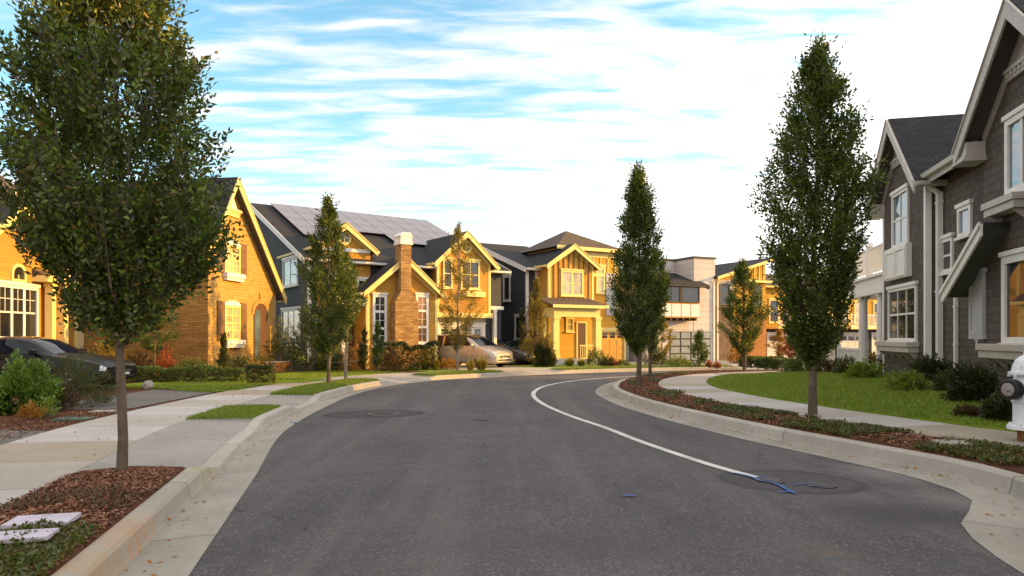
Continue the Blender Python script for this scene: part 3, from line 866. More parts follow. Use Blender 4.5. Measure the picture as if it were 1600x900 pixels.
# ------------------------------------------------------------------ houses
class House:
    def __init__(s, name, label, X, Y, deg, zb, cat='house'):
        s.th = R(deg); s.zb = zb
        s.O = Vector((X, Y, 0)); s.U = Vector((math.cos(s.th), math.sin(s.th), 0)); s.V = Vector((-math.sin(s.th), math.cos(s.th), 0))
        s.e = empty(name, (X, Y, zb), s.th); tag(s.e, label, cat)
    def at(s, px, py, v=0.):
        d = Vector(((px - CX) / F, 1, (CY - py) / F)); t = (v + s.O.dot(s.V)) / d.dot(s.V)
        q = d * t; return (q - s.O).dot(s.U), CAM_H + q.z - s.zb
    def at_side(s, px, py, u):
        d = Vector(((px - CX) / F, 1, (CY - py) / F)); t = (u + s.O.dot(s.U)) / d.dot(s.U)
        q = d * t; return (q - s.O).dot(s.V), CAM_H + q.z - s.zb
    def part(s, mb, name, mats, parent=None, **k):
        o = mb.build(name, mats, parent or s.e, **k); return o
    def box(s, name, u0, u1, v0, v1, z0, z1, mat, parent=None, **k):
        return s.part(MB().box((u0, v0, z0), (u1, v1, z1)), name, mat, parent, **k)

    # gabled block; profile axis 'v' -> ridge runs in depth (gable faces front); 'u' -> ridge along facade
    def gable(s, axis, a0, a1, b0, b1, e0, e1, ar, zr, wall, roof='black_roof', trim='white_trim', z0=-.5, oh=.35, ohr=.35, th=.14,
              gutters=(1, 1), corners='white_trim', frieze=True, rakes=(1, 1), wallname='wall', nowall=False, board=.22, soffit='soffit'):
        M = (lambda a, b, z: (a, b, z)) if axis == 'v' else (lambda a, b, z: (b, a, z))
        if not nowall:
            mb = MB(); mb.prism([(a0, z0), (a1, z0), (a1, e1), (ar, zr), (a0, e0)], b0, b1, M)
            w = s.part(mb, wallname, wall)
        m0 = (zr - e0) / (ar - a0); m1 = (zr - e1) / (a1 - ar)
        aL, zL = a0 - oh, e0 - m0 * oh; aR, zR = a1 + oh, e1 - m1 * oh
        rb = MB(); g = .012
        for A, Zz in ((aL, zL), (aR, zR)):
            rb.prism([(ar, zr + g), (A, Zz + g), (A, Zz + th), (ar, zr + th + g)], b0 - ohr, b1 + ohr, M)
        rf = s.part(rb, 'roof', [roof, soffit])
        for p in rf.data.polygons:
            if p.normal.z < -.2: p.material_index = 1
        tm = MB()
        for on, bb, sg in ((rakes[0], b0 - ohr, -1), (rakes[1], b1 + ohr, 1)):
            if not on: continue
            for A, Zz in ((aL, zL), (aR, zR)):
                tm.prism([(ar, zr + th - .02), (A, Zz + th - .04), (A, Zz - board + .06), (ar, zr - board + .02)], bb + sg * .003, bb + sg * .05, M)
                tm.prism([(ar, zr + th + .015), (A, Zz + th + .0), (A, Zz + th - .05), (ar, zr + th - .03)], bb + sg * .053, bb + sg * .085, M)
            if frieze:
                w0 = (b0 if sg < 0 else b1)
                for A, Zz, f in ((aL, zL, m0), (aR, zR, m1)):
                    q = .20 * math.sqrt(1 + f * f)
                    e = (a0, e0) if A == aL else (a1, e1)
                    tm.prism([(ar, zr - .01), (e[0], e[1] - .01), (e[0], e[1] - q), (ar, zr - q)], w0 + sg * .003, w0 + sg * .035, M)
        for on, A, Zz, sg in ((gutters[0], aL, zL, -1), (gutters[1], aR, zR, 1)):
            if on:
                x0, x1 = A + sg * .003, A + sg * .12
                tm.prism([(x0, Zz - .05), (x1, Zz - .01), (x1 + sg * .01, Zz + .10), (x0, Zz + .10)], b0 - ohr, b1 + ohr, M)
        if tm.v: s.part(tm, 'fascia', trim, rf)
        if corners and not nowall:
            for sg, A, Ee in ((1, a0, e0), (-1, a1, e1)):
                cb = MB()
                if axis == 'v': cb.box((A - sg * .02, b0 - .022, z0), (A + sg * .13, b0 - .002, Ee - .18)); cb.box((A - sg * .022, b0 - .02, z0), (A - sg * .002, b0 + .13, Ee - .05))
                else:
                    cb.box((b0 - .022, A - sg * .02, z0), (b0 - .002, A + sg * .13, Ee - .18)); cb.box((b0 - .02, A - sg * .022, z0), (b0 + .13, A - sg * .002, Ee - .05))
                s.part(cb, 'corner_board', corners)
        return rf

    def T(s, face, v):
        "window frame coordinates: a across (to the viewer's right), o outwards, z up"
        if face == 'front': return lambda a, o, z: (a, v - o, z)
        if face == 'left': return lambda a, o, z: (v - o, -a, z)
        if face == 'right': return lambda a, o, z: (v + o, a, z)
    def window(s, a0, a1, z0, z1, v=0., face='front', nx=2, ny=2, pane='pane_dark', frame='white_trim', fw=.10, head=True, sill=True, arch=0., mx=.035, split=None, rail=True, proud=.06, box_sill=False):
        a0, a1 = sorted((a0, a1)); z0, z1 = sorted((z0, z1))
        T = s.T(face, v); f = MB()
        B = lambda x0, x1, o0, o1, y0, y1: f.box((x0, o0, y0), (x1, o1, y1), T=T)
        B(a0, a0 + fw, -.02, proud, z0, z1); B(a1 - fw, a1, -.02, proud, z0, z1)
        B(a0 + fw, a1 - fw, -.02, proud, z0, z0 + fw * .8)
        if not arch: B(a0 + fw, a1 - fw, -.02, proud, z1 - fw, z1)
        ia0, ia1, iz0, iz1 = a0 + fw, a1 - fw, z0 + fw * .8, z1 - (0 if arch else fw)
        if nx > 1:
            for k in range(1, nx):
                c = ia0 + (ia1 - ia0) * k / nx; w_ = mx if not split or k % split else .07
                B(c - w_ / 2, c + w_ / 2, -.02, .035 if w_ == mx else .05, iz0, iz1)
        for k in range(1, ny):
            c = iz0 + (iz1 - iz0) * k / ny
            w_ = .055 if (rail and ny % 2 == 0 and k == ny // 2) else mx * .8
            for j in range(nx):
                x0 = ia0 + (ia1 - ia0) * j / nx + mx / 2; x1 = ia0 + (ia1 - ia0) * (j + 1) / nx - mx / 2
                B(x0, x1, -.02, .030, c - w_ / 2, c + w_ / 2)
        if head and not arch: B(a0 - .05, a1 + .05, -.02, proud + .035, z1 + .003, z1 + .10)
        if sill: B(a0 - .05, a1 + .05, -.02, proud + .05, z0 - .08, z0 - .003)
        if arch:
            n = 14; c = (a0 + a1) / 2; rw = (a1 - a0) / 2
            ou = [(c - rw * math.cos(math.pi * k / n), z1 + arch * math.sin(math.pi * k / n)) for k in range(n + 1)]
            inn = [(c - (rw - fw) * math.cos(math.pi * k / n), z1 + (arch - fw) * math.sin(math.pi * k / n)) for k in range(n + 1)]
            for k in range(n):
                q = [ou[k], ou[k + 1], inn[k + 1], inn[k]]
                pts = [T(x, -.02, z) for x, z in q] + [T(x, proud, z) for x, z in q]
                f.add(pts, [(0, 1, 2, 3), (7, 6, 5, 4), (0, 4, 5, 1), (1, 5, 6, 2), (2, 6, 7, 3), (3, 7, 4, 0)])
        o = s.part(f, 'window', frame)
        g = MB(); g.box((ia0 - .02, -.03, iz0 - .02), (ia1 + .02, .012, iz1 + (.0 if arch else .02)), T=T)
        if arch:
            n = 14; c = (a0 + a1) / 2; rw = (a1 - a0) / 2 - fw + .01
            pts = [(c - rw * math.cos(math.pi * k / n), z1 + (arch - fw + .01) * math.sin(math.pi * k / n) + .003) for k in range(n + 1)]
            q = [T(x, -.03, z) for x, z in pts] + [T(x, .013, z) for x, z in pts]; m = n + 1
            g.add(q, [tuple(range(m)), tuple(range(2 * m - 1, m - 1, -1))] + [(i, i + m, (i + 1) % m + m, (i + 1) % m) for i in range(m)])
        s.part(g, 'pane', pane, o)
        return o
    def win_px(s, x0, y0, x1, y1, v=0., face='front', **k):
        if face == 'front':
            a, z1 = s.at(x0, y0, v); b, z0 = s.at(x1, y1, v); zt = (z1 + s.at(x1, y0, v)[1]) / 2; zb = (z0 + s.at(x0, y1, v)[1]) / 2
            return s.window(a, b, zb, zt, v, face, **k)
        a, z1 = s.at_side(x0, y0, v); b, z0 = s.at_side(x1, y1, v); zt = (z1 + s.at_side(x1, y0, v)[1]) / 2; zb = (z0 + s.at_side(x0, y1, v)[1]) / 2
        if face == 'left': a, b = -a, -b
        return s.window(a, b, zb, zt, v, face, **k)
    def round_window(s, u, z, r, v, frame='sunlit_trim'):
        f = MB(); n = 20
        for k in range(n):
            A = [2 * math.pi * (k + i) / n for i in (0, 1)]
            q = [(u + r * math.cos(A[0]), z + r * math.sin(A[0])), (u + r * math.cos(A[1]), z + r * math.sin(A[1])), (u + .7 * r * math.cos(A[1]), z + .7 * r * math.sin(A[1])), (u + .7 * r * math.cos(A[0]), z + .7 * r * math.sin(A[0]))]
            pts = [(x, v + .02, y) for x, y in q] + [(x, v - .06, y) for x, y in q]
            f.add(pts, [(0, 1, 2, 3), (7, 6, 5, 4), (0, 4, 5, 1), (1, 5, 6, 2), (2, 6, 7, 3), (3, 7, 4, 0)])
        f.box((u - .02, v - .035, z - r * .7), (u + .02, v, z + r * .7)); f.box((u - r * .7, v - .033, z - .02), (u + r * .7, v, z + .02))
        o = s.part(f, 'round_window', frame)
        g = MB(); g.lathe([(r * .72, 0), (r * .72, .05)], (u, v - .015, z), 20, 'y'); s.part(g, 'pane', 'pane_dark', o)
        return o
    def garage(s, u0, u1, z0, z1, v, mat='garage_white', rows=4, cols=4, frame='white_trim', lights=True, pane='pane_dark', nwin=2):
        f = MB(); fw = .16
        f.box((u0 - fw, v - .07, z0), (u0, v + .02, z1 + fw)); f.box((u1, v - .07, z0), (u1 + fw, v + .02, z1 + fw)); f.box((u0 + .003, v - .07, z1), (u1 - .003, v + .02, z1 + fw))
        f.box((u0 - fw - .06, v - .11, z1 + fw + .003), (u1 + fw + .06, v + .02, z1 + fw + .09))
        d = MB(); H_ = (z1 - z0) / rows; W_ = (u1 - u0) / cols
        d.box((u0, v - .012, z0), (u1, v + .02, z1))
        for r_ in range(rows):
            if lights and r_ == rows - 1: continue
            for c_ in range(cols):
                d.box((u0 + c_ * W_ + .06, v - .028, z0 + r_ * H_ + .05), (u0 + (c_ + 1) * W_ - .06, v - .0125, z0 + (r_ + 1) * H_ - .05))
        o = s.part(d, 'garage_door', mat)
        s.part(f, 'frame', frame, o)
        if lights:
            for c_ in range(cols):
                g = MB()
                for q in range(3):
                    for y in range(2):
                        x0 = u0 + c_ * W_ + .10 + (W_ - .2) * q / 3; z_ = z1 - H_ + .08 + (H_ - .16) * y / 2
                        g.box((x0 + .015, v - .03, z_ + .015), (x0 + (W_ - .2) / 3 - .015, v - .0125, z_ + (H_ - .16) / 2 - .015))
                s.part(g, 'pane', pane, o)
        return o
    def downpipe(s, u, v, z0, z1, r=.05, mat='white_trim', elbow=(0, .3)):
        m = MB(); m.box((u - r, v - r * 1.6, z0), (u + r, v - .003, z1))
        m.tube((u, v - r, z1 - .02), (u + elbow[0], v - elbow[1], z1 + .28), r * .9, n=8)
        for z in (z0 + .5, (z0 + z1) / 2, z1 - .3): m.box((u - r * 1.5, v - r * 1.75, z), (u + r * 1.5, v - .002, z + .05))
        return s.part(m, 'downpipe', mat)
    def column(s, u, v, z0, z1, r=.14, mat='white_trim', square=False):
        m = MB()
        if square:
            m.box((u - r, v - r, z0), (u + r, v + r, z1)); m.box((u - r * 1.25, v - r * 1.25, z0), (u + r * 1.25, v + r * 1.25, z0 + .2)); m.box((u - r * 1.25, v - r * 1.25, z1 - .14), (u + r * 1.25, v + r * 1.25, z1 - .002))
            return s.part(m, 'column', mat, bevel=.01)
        h = z1 - z0
        m.lathe([(r * 1.3, 0), (r * 1.3, .08), (r * 1.12, .12), (r, .17), (r, h * .4), (r * .86, h - .2), (r * .95, h - .17), (r * .95, h - .13), (r * 1.2, h - .07), (r * 1.2, h)], (u, v, z0), 20)
        return s.part(m, 'column', mat, smooth=False)
# ================================================================== house R: dark shingled house on the right
def house_right():
    h = House('shingled_house', 'dark brown shingled house with steep gables and a white balcony porch at right', 10.4, 14.4, -103.2, .22)
    BR, WT = 'brown_shingle', 'white_trim'
    # main body, eaves streetward; unseen near end lengthened to shade the near road
    sl = (8.05 - 5.75) / (5.0 - .35)
    h.gable('u', 1.5, 9.6, -8.38, 12.2, 5.75 + sl * 1.15, 5.75, 5.0, 8.05, BR, oh=.02, ohr=.3, gutters=(0, 0), corners=None, rakes=(0, 1), frieze=False, trim='taupe_trim')
    def front_strip(u0, u1):
        ax = lambda a, b, z: (b, a, z)
        h.part(MB().prism([(.35, -.5), (1.498, -.5), (1.498, 5.74 + sl * 1.148), (.35, 5.75)], u0, u1, ax), 'wall', BR)
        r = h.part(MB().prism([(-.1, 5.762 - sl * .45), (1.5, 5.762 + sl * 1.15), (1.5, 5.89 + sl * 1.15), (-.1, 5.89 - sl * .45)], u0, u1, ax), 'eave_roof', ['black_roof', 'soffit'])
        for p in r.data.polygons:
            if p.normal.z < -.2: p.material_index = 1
        z = 5.75 - sl * .45
        m = MB(); m.prism([(-.103, z - .05), (-.22, z - .01), (-.235, z + .11), (-.103, z + .11)], u0, u1, ax); m.prism([(-.10, z - .16), (-.06, z - .16), (-.06, z - .003), (-.10, z - .003)], u0, u1, ax); h.part(m, 'gutter', 'taupe_trim', r)
    # left gabled bay
    uL0, _ = h.at(1380, 400, 0); uL1, _ = h.at(1447, 400, 0)
    ua, za = h.at(1393, 181, -.4); ul, zl = h.at(1366, 308, -.4); ur, zr_ = h.at(1429, 262, -.4)
    uc = (uL0 + uL1) / 2; pitch = (za - .14 - 5.75) / ((uL1 - uL0) / 2)
    h.gable('v', uL0, uL1, 0, 5.5, 5.75, 5.75, uc, za - .14, BR, oh=.42, ohr=.4, gutters=(0, 1), corners=WT, rakes=(1, 0), trim='taupe_trim', board=.26)
    # near gabled bay
    n0, _ = h.at(1537, 400, 0); na, nz = h.at(1577, -4, -.4)
    half = na - n0
    h.gable('v', n0, na + half, 0, 5.5, 5.75, 5.75, na, nz - .14, BR, oh=.42, ohr=.42, gutters=(0, 0), corners=None, rakes=(1, 0), trim='taupe_trim', board=.28)
    front_strip(uL1 + .003, n0 - .003); front_strip(na + half + .003, 12.2)
    # boxed eave returns
    def box_return(uc_, sg):
        m = MB(); x0, x1 = sorted((uc_ - sg * .10, uc_ + sg * .42)); q = .16
        m.box((x0, -.40, 5.14 + q), (x1, .02, 5.44 + q)); m.box((x0 - .03, -.44, 5.06 + q), (x1 + .03, .02, 5.138 + q)); m.box((x0 - .06, -.48, 5.0 + q), (x1 + .06, .02, 5.058 + q))
        h.part(m, 'eave_return', 'taupe_trim', bevel=.012)
    box_return(n0, -1); box_return(uL0, -1)
    # dentil bands and pale peak panels
    for c, zt, hw in ((na, nz - .14, half), (uc, za - .14, (uL1 - uL0) / 2)):
        zb_ = zt - 1.05; w_ = hw * (1.05) / (zt - 5.75) - .22
        m = MB(); m.box((c - w_, -.07, zb_ - .18), (c + w_, -.003, zb_ - .02)); m.box((c - w_ - .03, -.12, zb_ - .018), (c + w_ + .03, -.003, zb_ + .06))
        k = int(w_ * 2 / .17)
        for i in range(k): m.box((c - w_ + .05 + i * .17, -.105, zb_ - .12), (c - w_ + .13 + i * .17, -.072, zb_ - .02))
        h.part(m, 'dentil_band', 'taupe_trim')
        m = MB(); m.prism([(c - w_ + .14, zb_ + .07), (c + w_ - .14, zb_ + .07), (c, zt - .32)], -.02, -.004); h.part(m, 'peak_panel', 'taupe_trim')
    # left bay windows
    h.win_px(1396, 299, 1421, 384, 0, nx=2, ny=2, pane='pane_sky', fw=.09)
    a, z1 = h.at(1391, 384, 0); b, z0 = h.at(1425, 434, 0)
    m = MB(); m.box((a, -.16, z0 + .05), (b, -.003, z1 - .16))
    for i in range(2):
        q0 = a + .06 + i * (b - a - .06) / 2; q1 = q0 + (b - a - .06) / 2 - .06
        for (x0, x1, y0, y1) in ((q0, q1, z0 + .1, z0 + .2), (q0, q1, z1 - .32, z1 - .22), (q0, q0 + .1, z0 + .2, z1 - .32), (q1 - .1, q1, z0 + .2, z1 - .32)): m.box((x0, -.19, y0), (x1, -.161, y1))
    h.part(m, 'panel_box', WT)
    h.win_px(1390, 449, 1434, 532, 0, nx=3, ny=2, pane='pane_dark', fw=.09)
    def bracket_box(x0, y0, x1, y1, v=0., teeth=5):
        a, zt = h.at(x0, y0, v); b, zb_ = h.at(x1, y1, v)
        zb_ = (zb_ + h.at(x0, y1, v)[1]) / 2; zt = (zt + h.at(x1, y0, v)[1]) / 2
        m = MB(); m.box((a, v - .34, zt - .14), (b, v - .003, zt)); m.box((a + .04, v - .30, zt - .30), (b - .04, v - .003, zt - .142))
        for i in range(teeth):
            c = a + .18 + i * (b - a - .36) / (teeth - 1); m.prism([(-.26, zt - .302), (-.003, zt - .302), (-.003, zt - .52), (-.08, zt - .46)], c - .035, c + .035, lambda p, q, z: (q, v + p, z))
        h.part(m, 'flower_box', 'taupe_trim', bevel=.008)
    bracket_box(1384, 534, 1437, 552)
    # recess windows
    h.win_px(1499, 322, 1520, 368, .35, nx=1, ny=1, pane='pane_sky', fw=.1)
    h.win_px(1473, 372, 1491, 425, .35, nx=1, ny=2, pane='pane_dark', fw=.1)
    # corner downpipes
    h.downpipe(h.at(1451, 400, 0)[0], .33, -.3, 5.15, .085, WT, (0, .4))
    u_, z_ = h.at(1535, 350, .0); h.downpipe(n0 - .07, .34, z_ - .1, 5.15, .06, WT, (.0, .3))
    # catslide entry roof between the bays
    ut, zt = h.at(1536, 349, -.5); ub, zb_ = h.at(1474, 458, -.5)
    m = MB(); sl = lambda u, d: zt + (u - ut) * (zb_ - zt) / (ub - ut) + d
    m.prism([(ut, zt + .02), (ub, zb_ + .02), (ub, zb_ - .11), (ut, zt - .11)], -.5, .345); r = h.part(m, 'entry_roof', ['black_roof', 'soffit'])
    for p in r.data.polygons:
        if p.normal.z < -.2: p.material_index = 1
    m = MB(); m.prism([(ut, zt), (ub, zb_), (ub, zb_ - .26), (ut, zt - .26)], -.55, -.503); m.prism([(ut, zt + .04), (ub - .05, zb_ + .02), (ub - .05, zb_ - .08), (ut, zt - .07)], -.59, -.553); h.part(m, 'fascia', WT, r)
    u_, z0 = h.at(1497, 567, .35); h.downpipe(u_, .34, -.3, h.at(1497, 462, .35)[1], .05, WT, (-.1, .3))
    # blank shutter plaque, ground floor and upper windows of the near bay
    a, zt = h.at(1519, 430, 0); b, zb_ = h.at(1541, 523, 0)
    m = MB(); m.box((a, -.05, zb_), (b, -.003, zt)); m.box((a - .05, -.09, zt + .003), (b + .05, -.003, zt + .1)); m.box((a - .03, -.07, zb_ - .1), (b + .03, -.003, zb_ - .003))
    for (x0, x1, y0, y1) in ((a, b, zb_, zb_ + .1), (a, b, zt - .1, zt), (a, a + .09, zb_ + .1, zt - .1), (b - .09, b, zb_ + .1, zt - .1)): m.box((x0, -.075, y0), (x1, -.051, y1))
    c = (a + b) / 2; m.prism([(c - .14, zb_ - .102), (c + .14, zb_ - .102), (c, zb_ - .22)], -.05, -.003)
    h.part(m, 'shutter_panel', 'grey_trim')
    uw0, zt = h.at(1569, 402, 0); _, zb_ = h.at(1569, 536, 0)
    h.window(uw0, uw0 + 2.0, zb_, zt, 0, nx=2, ny=1, pane='pane_dark', fw=.16, mx=.10)
    bracket_box(1551, 538, 1640, 560)
    uw0, zt = h.at(1574, 190, 0); _, zb_ = h.at(1574, 306, 0)
    h.window(uw0, uw0 + 1.3, zb_, zt, 0, nx=2, ny=1, pane='pane_sky', fw=.13, mx=.08)
    bracket_box(1560, 309, 1612, 335, teeth=2)
    # nearer windows past the frame
    h.window(4.5, 6.3, .9, 2.6, .35, nx=2, ny=2); h.window(4.6, 6.2, 3.8, 5.2, .35, nx=2, ny=2); h.window(8.5, 10.3, .9, 2.6, .35, nx=2, ny=2)
    # porch with roof deck beyond the left bay
    pv = .30; u0, _ = h.at(1322, 450, pv); u1 = uL0 - .01
    zd = h.at(1368, 430, pv)[1]; zs = h.at(1368, 459, pv)[1]
    m = MB(); m.box((u0, pv, zs + .18), (u1, 4.2, zd - .06)); m.box((u0 - .08, pv - .10, zd - .058), (u1, 4.2, zd + .03)); m.box((u0 - .03, pv - .04, zs), (u1, 4.2, zs + .178)); h.part(m, 'porch_deck', WT)
    for px in (1341, 1369): h.column(h.at(px, 500, pv)[0], pv + .18, -.1, zs - .002, .17)
    m = MB(); zt = h.at(1368, 383, pv)[1]
    for k in range(3):
        c = u0 + .1 + k * (u1 - u0 - .25) / 2; m.box((c - .09, pv + .0, zd + .032), (c + .09, pv + .18, zt + .08)); m.prism([(c - .12, zt + .083), (c + .12, zt + .083), (c, zt + .24)], pv - .03, pv + .21)
    m.box((u0 + .2, pv + .05, zt - .06), (u1, pv + .13, zt)); m.box((u0 + .2, pv + .06, zd + .14), (u1, pv + .12, zd + .20))
    k = int((u1 - u0) / .12)
    for i in range(k): c = u0 + .25 + i * .12; m.box((c, pv + .07, zd + .203), (c + .035, pv + .11, zt - .063))
    m.box((u0 + .02, pv + .2, zt - .06), (u0 + .1, 4.1, zt)); m.box((u0 + .03, pv + .2, zd + .14), (u0 + .09, 4.1, zd + .2))
    for i in range(30): c = pv + .25 + i * .125; m.box((u0 + .04, c, zd + .203), (u0 + .08, c + .035, zt - .063))
    h.part(m, 'balustrade', WT)
    h.box('porch_wall', u0 + .4, u1, 3.4, 4.1, -.4, zs + .1, 'charcoal_siding')
    h.window(u0 + 1.0, u0 + 2.2, .9, 2.3, 3.4, nx=2, ny=2, pane='pane_warm'); h.window(u0 + 2.9, u0 + 4.0, .9, 2.3, 3.4, nx=2, ny=2)
    m = MB(); m.box((u0 - .1, pv - .2, -.5), (u1, 4.0, .06)); h.part(m, 'porch_floor', 'grey_trim')
    return h
RH = house_right()

# ================================================================== house A: amber gabled house at far left
def house_amber():
    h = House('amber_house', 'amber sided house with arched gable window at the left edge behind the black car', -16.6, 23.0, 97, -.08)
    ua, za = h.at(37, 317, -.35); u1, _ = h.at(84, 500, 0)
    e1 = h.at(95, 436, -.35)[1] + .45
    u0 = 2 * ua - u1
    h.gable('v', u0, u1, 0, 6, e1, e1, ua, za - .14, 'amber_siding', trim='sunlit_trim', corners='sunlit_trim', oh=.35)
    # main roof behind with an upper storey
    v_, z_ = 0, 0
    h.gable('u', 1.3, 10, u0 - 5, u1 + .3, 3.2, 3.2, 5.6, 7.4, 'amber_siding', trim='white_trim', corners=None, gutters=(1, 0))
    uu, zu = h.at(57, 303, 3.6)
    h.gable('u', 4.0, 11, u0 - 6, uu - .3, zu - .1, zu - .1, 7.5, zu + 2.3, 'charcoal_siding', 'brown_roof', 'white_trim', corners=None, gutters=(1, 0), oh=.4)
    # window group: three tall lights with a fan light on top
    a, z1 = h.at(-30, 441, 0); b, _ = h.at(58, 446, 0); _, z0 = h.at(30, 530, 0); _, zt = h.at(30, 446, 0)
    c = (a + b) / 2; w_ = b - a
    h.window(a, b, z0, zt, 0, nx=4, ny=2, fw=.12, mx=.12, frame='white_trim')
    m = MB(); zm = (z0 + zt) / 2
    for i in range(4):
        x0 = a + .12 + (w_ - .24) * (i + .5) / 4; hw_ = (w_ - .24) / 8 - .06
        m.box((x0 - .011, -.024, zm + .03), (x0 + .011, -.0125, zt - .12))
        m.box((x0 - hw_, -.022, (zm + zt) / 2 - .03), (x0 - .012, -.0125, (zm + zt) / 2 - .01)); m.box((x0 + .012, -.022, (zm + zt) / 2 - .03), (x0 + hw_, -.0125, (zm + zt) / 2 - .01))
    h.part(m, 'muntin', 'white_trim')
    fa, zf = h.at(16, 440, 0); fb, _ = h.at(39, 440, 0); _, zf1 = h.at(27, 412, 0)
    h.window(fa, fb, zt + .12, zt + .35, 0, nx=2, ny=1, fw=.1, arch=zf1 - zt - .35, sill=False, frame='sunlit_trim')
    m = MB(); m.box((a, -.05, z0 - .55), (b, -.003, z0 - .1)); h.part(m, 'apron_panel', 'white_trim')
    # small eave roof and porch posts at the corner
    p0, _ = h.at(64, 430, -.3); p1, pz = h.at(103, 436, -.3)
    m = MB(); m.prism([(-.45, pz), (1.1, pz), (1.1, pz + .8)], p0, p1, lambda a_, b_, z: (b_, a_, z)); h.part(m, 'porch_roof', 'brown_roof')
    m = MB(); m.box((p0, -.52, pz - .22), (p1, 1.2, pz - .003)); h.part(m, 'porch_beam', 'sunlit_trim')
    for px in (79, 98): h.column(h.at(px, 500, -.25)[0], -.25, -.2, pz - .222, .13, 'sunlit_trim', square=True)
    h.box('porch_wall', p0 + .5, p1 - .05, 1.25, 1.29, -.2, pz, 'door_brown')
    # garage wing
    g0, _ = h.at(104, 500, .8); g1, _ = h.at(232, 500, .8); gz1 = h.at(104, 452, .8)[1]
    gm = (g0 + g1) / 2; _, gza = h.at(172, 335, .8)
    h.gable('v', g0, g1, .8, 9, gz1 + .3, gz1 + .3, gm, gza, 'amber_siding', trim='sunlit_trim', corners='sunlit_trim')
    d0, dz1 = h.at(119, 497, .8); d1, dz0 = h.at(172, 552, .8)
    h.garage(d0, d1, -.1, dz1, .8, 'garage_cream', frame='sunlit_trim', cols=4)
    h.window(gm - .7, gm + .7, 3.6, 5.0, .8, nx=2, ny=2, frame='sunlit_trim')
    return h
AH = house_amber()

# ================================================================== house B: tan stone gable
def house_stone():
    h = House('stone_house', 'tan stone house with one steep gable, arched door and brown shutters behind the clipped hedge', -12.23, 30.0, 82, -.15)
    ua, za = h.at(369, 274, -.35); u0, _ = h.at(326, 480, 0); u1, _ = h.at(431, 520, 0)
    e1 = h.at(439, 474, -.35)[1] + .50; e0 = h.at(326, 362, -.35)[1] - .1
    ap = za - .2
    h.gable('v', u0, u1, 0, 10, e0, e1, ua + .1, ap, 'tan_stone', trim='sunlit_trim', corners=None, frieze=False, oh=.32, ohr=.36, z0=-.6, gutters=(1, 1), board=.24)
    h.box('side_wall', u0 - .06, u0 - .004, -.003, 9.8, -.6, e0 - .25, 'ledge_stone')
    # gable top panel with bracketed cornice
    hw = .62; zc = ap - 1.25
    m = MB(); m.box((ua + .1 - hw - .15, -.14, zc - .05), (ua + .1 + hw + .15, -.003, zc + .06)); m.box((ua + .1 - hw - .05, -.08, zc - .28), (ua + .1 + hw + .05, -.003, zc - .053))
    for i in range(6): m.box((ua + .1 - hw + i * hw * .38, -.12, zc - .22), (ua + .1 - hw + .08 + i * hw * .38, -.082, zc - .055))
    h.part(m, 'cornice', 'sunlit_trim')
    m = MB(); m.prism([(ua + .1 - hw + .05, zc + .063), (ua + .1 + hw - .05, zc + .063), (ua + .1, ap - .28)], -.03, -.004); h.part(m, 'peak_panel', 'white_trim')
    for (y0, ym, y1) in ((375, 384, 427), (470, 478, 531)):
        a, _ = h.at(350, 400, 0); b, _ = h.at(374, 400, 0); zt = h.at(362, ym, 0)[1]; z0 = h.at(362, y1, 0)[1]; zz = h.at(362, y0, 0)[1]
        h.window(a, b, z0, zt, 0, nx=2, ny=4, pane='pane_blind', frame='sunlit_trim', fw=.09, sill=False, head=False, mx=.05)
        n = 12; c = (a + b) / 2; rw = (b - a) / 2 + .03
        m = MB(); m.prism([(c - rw, zt + .01), (c + rw, zt + .01)] + [(c + rw * math.cos(math.pi * k / n), zt + .01 + (zz - zt) * math.sin(math.pi * k / n)) for k in range(1, n)], -.07, -.003); h.part(m, 'arch_head', 'white_trim')
        m = MB(); m.box((a - .12, -.24, z0 - .2), (b + .12, -.003, z0 - .01)); m.box((a - .06, -.19, z0 - .34), (b + .06, -.003, z0 - .203)); h.part(m, 'window_box', 'white_trim')
        w_ = (b - a) * .40
        for s0 in (a - w_ - .05, b + .05):
            m = MB(); m.box((s0, -.06, z0 - .03), (s0 + w_, -.003, zz - .06))
            for zz_ in (z0 + .25, zz - .4): m.box((s0 - .03, -.085, zz_), (s0 + w_ * .75, -.061, zz_ + .06))
            for k in (1, 2): m.box((s0 + w_ * k / 3 - .008, -.064, z0), (s0 + w_ * k / 3 + .008, -.0605, zz - .1))
            h.part(m, 'shutter', 'shutter_brown')
    # arched entry
    a, _ = h.at(396, 520, 0); b, _ = h.at(417, 520, 0); zs = h.at(406, 492, 0)[1]; ztop = h.at(406, 474, 0)[1]
    c = (a + b) / 2; rw = (b - a) / 2; n = 14
    arc = [(c + rw * math.cos(math.pi * k / n), zs + (ztop - zs) * math.sin(math.pi * k / n)) for k in range(n + 1)]
    m = MB(); m.prism([(c - rw, 0)] + [(c + rw, 0)] + arc, -.025, -.004); d = h.part(m, 'entry_door', 'door_brown')
    m = MB(); m.box((c - rw + .08, -.04, .3), (c - rw + .08 + rw * .75, -.026, zs + .2)); h.part(m, 'pane', 'pane_sky', d)
    m = MB(); ro = rw + .2
    for k in range(n):
        A0, A1 = math.pi * k / n + .015, math.pi * (k + 1) / n - .015
        q = [(c + ro * math.cos(A0), zs + (ztop - zs + .2) * math.sin(A0)), (c + ro * math.cos(A1), zs + (ztop - zs + .2) * math.sin(A1)), (c + rw * math.cos(A1), zs + (ztop - zs) * math.sin(A1)), (c + rw * math.cos(A0), zs + (ztop - zs) * math.sin(A0))]
        m.prism(q, -.05, -.003)
    m.prism([(c - .1, ztop + .18), (c + .1, ztop + .18), (c + .14, ztop + .5), (c - .14, ztop + .5)], -.06, -.003)
    h.part(m, 'door_arch', 'tan_stone')
    return h
BH = house_stone()

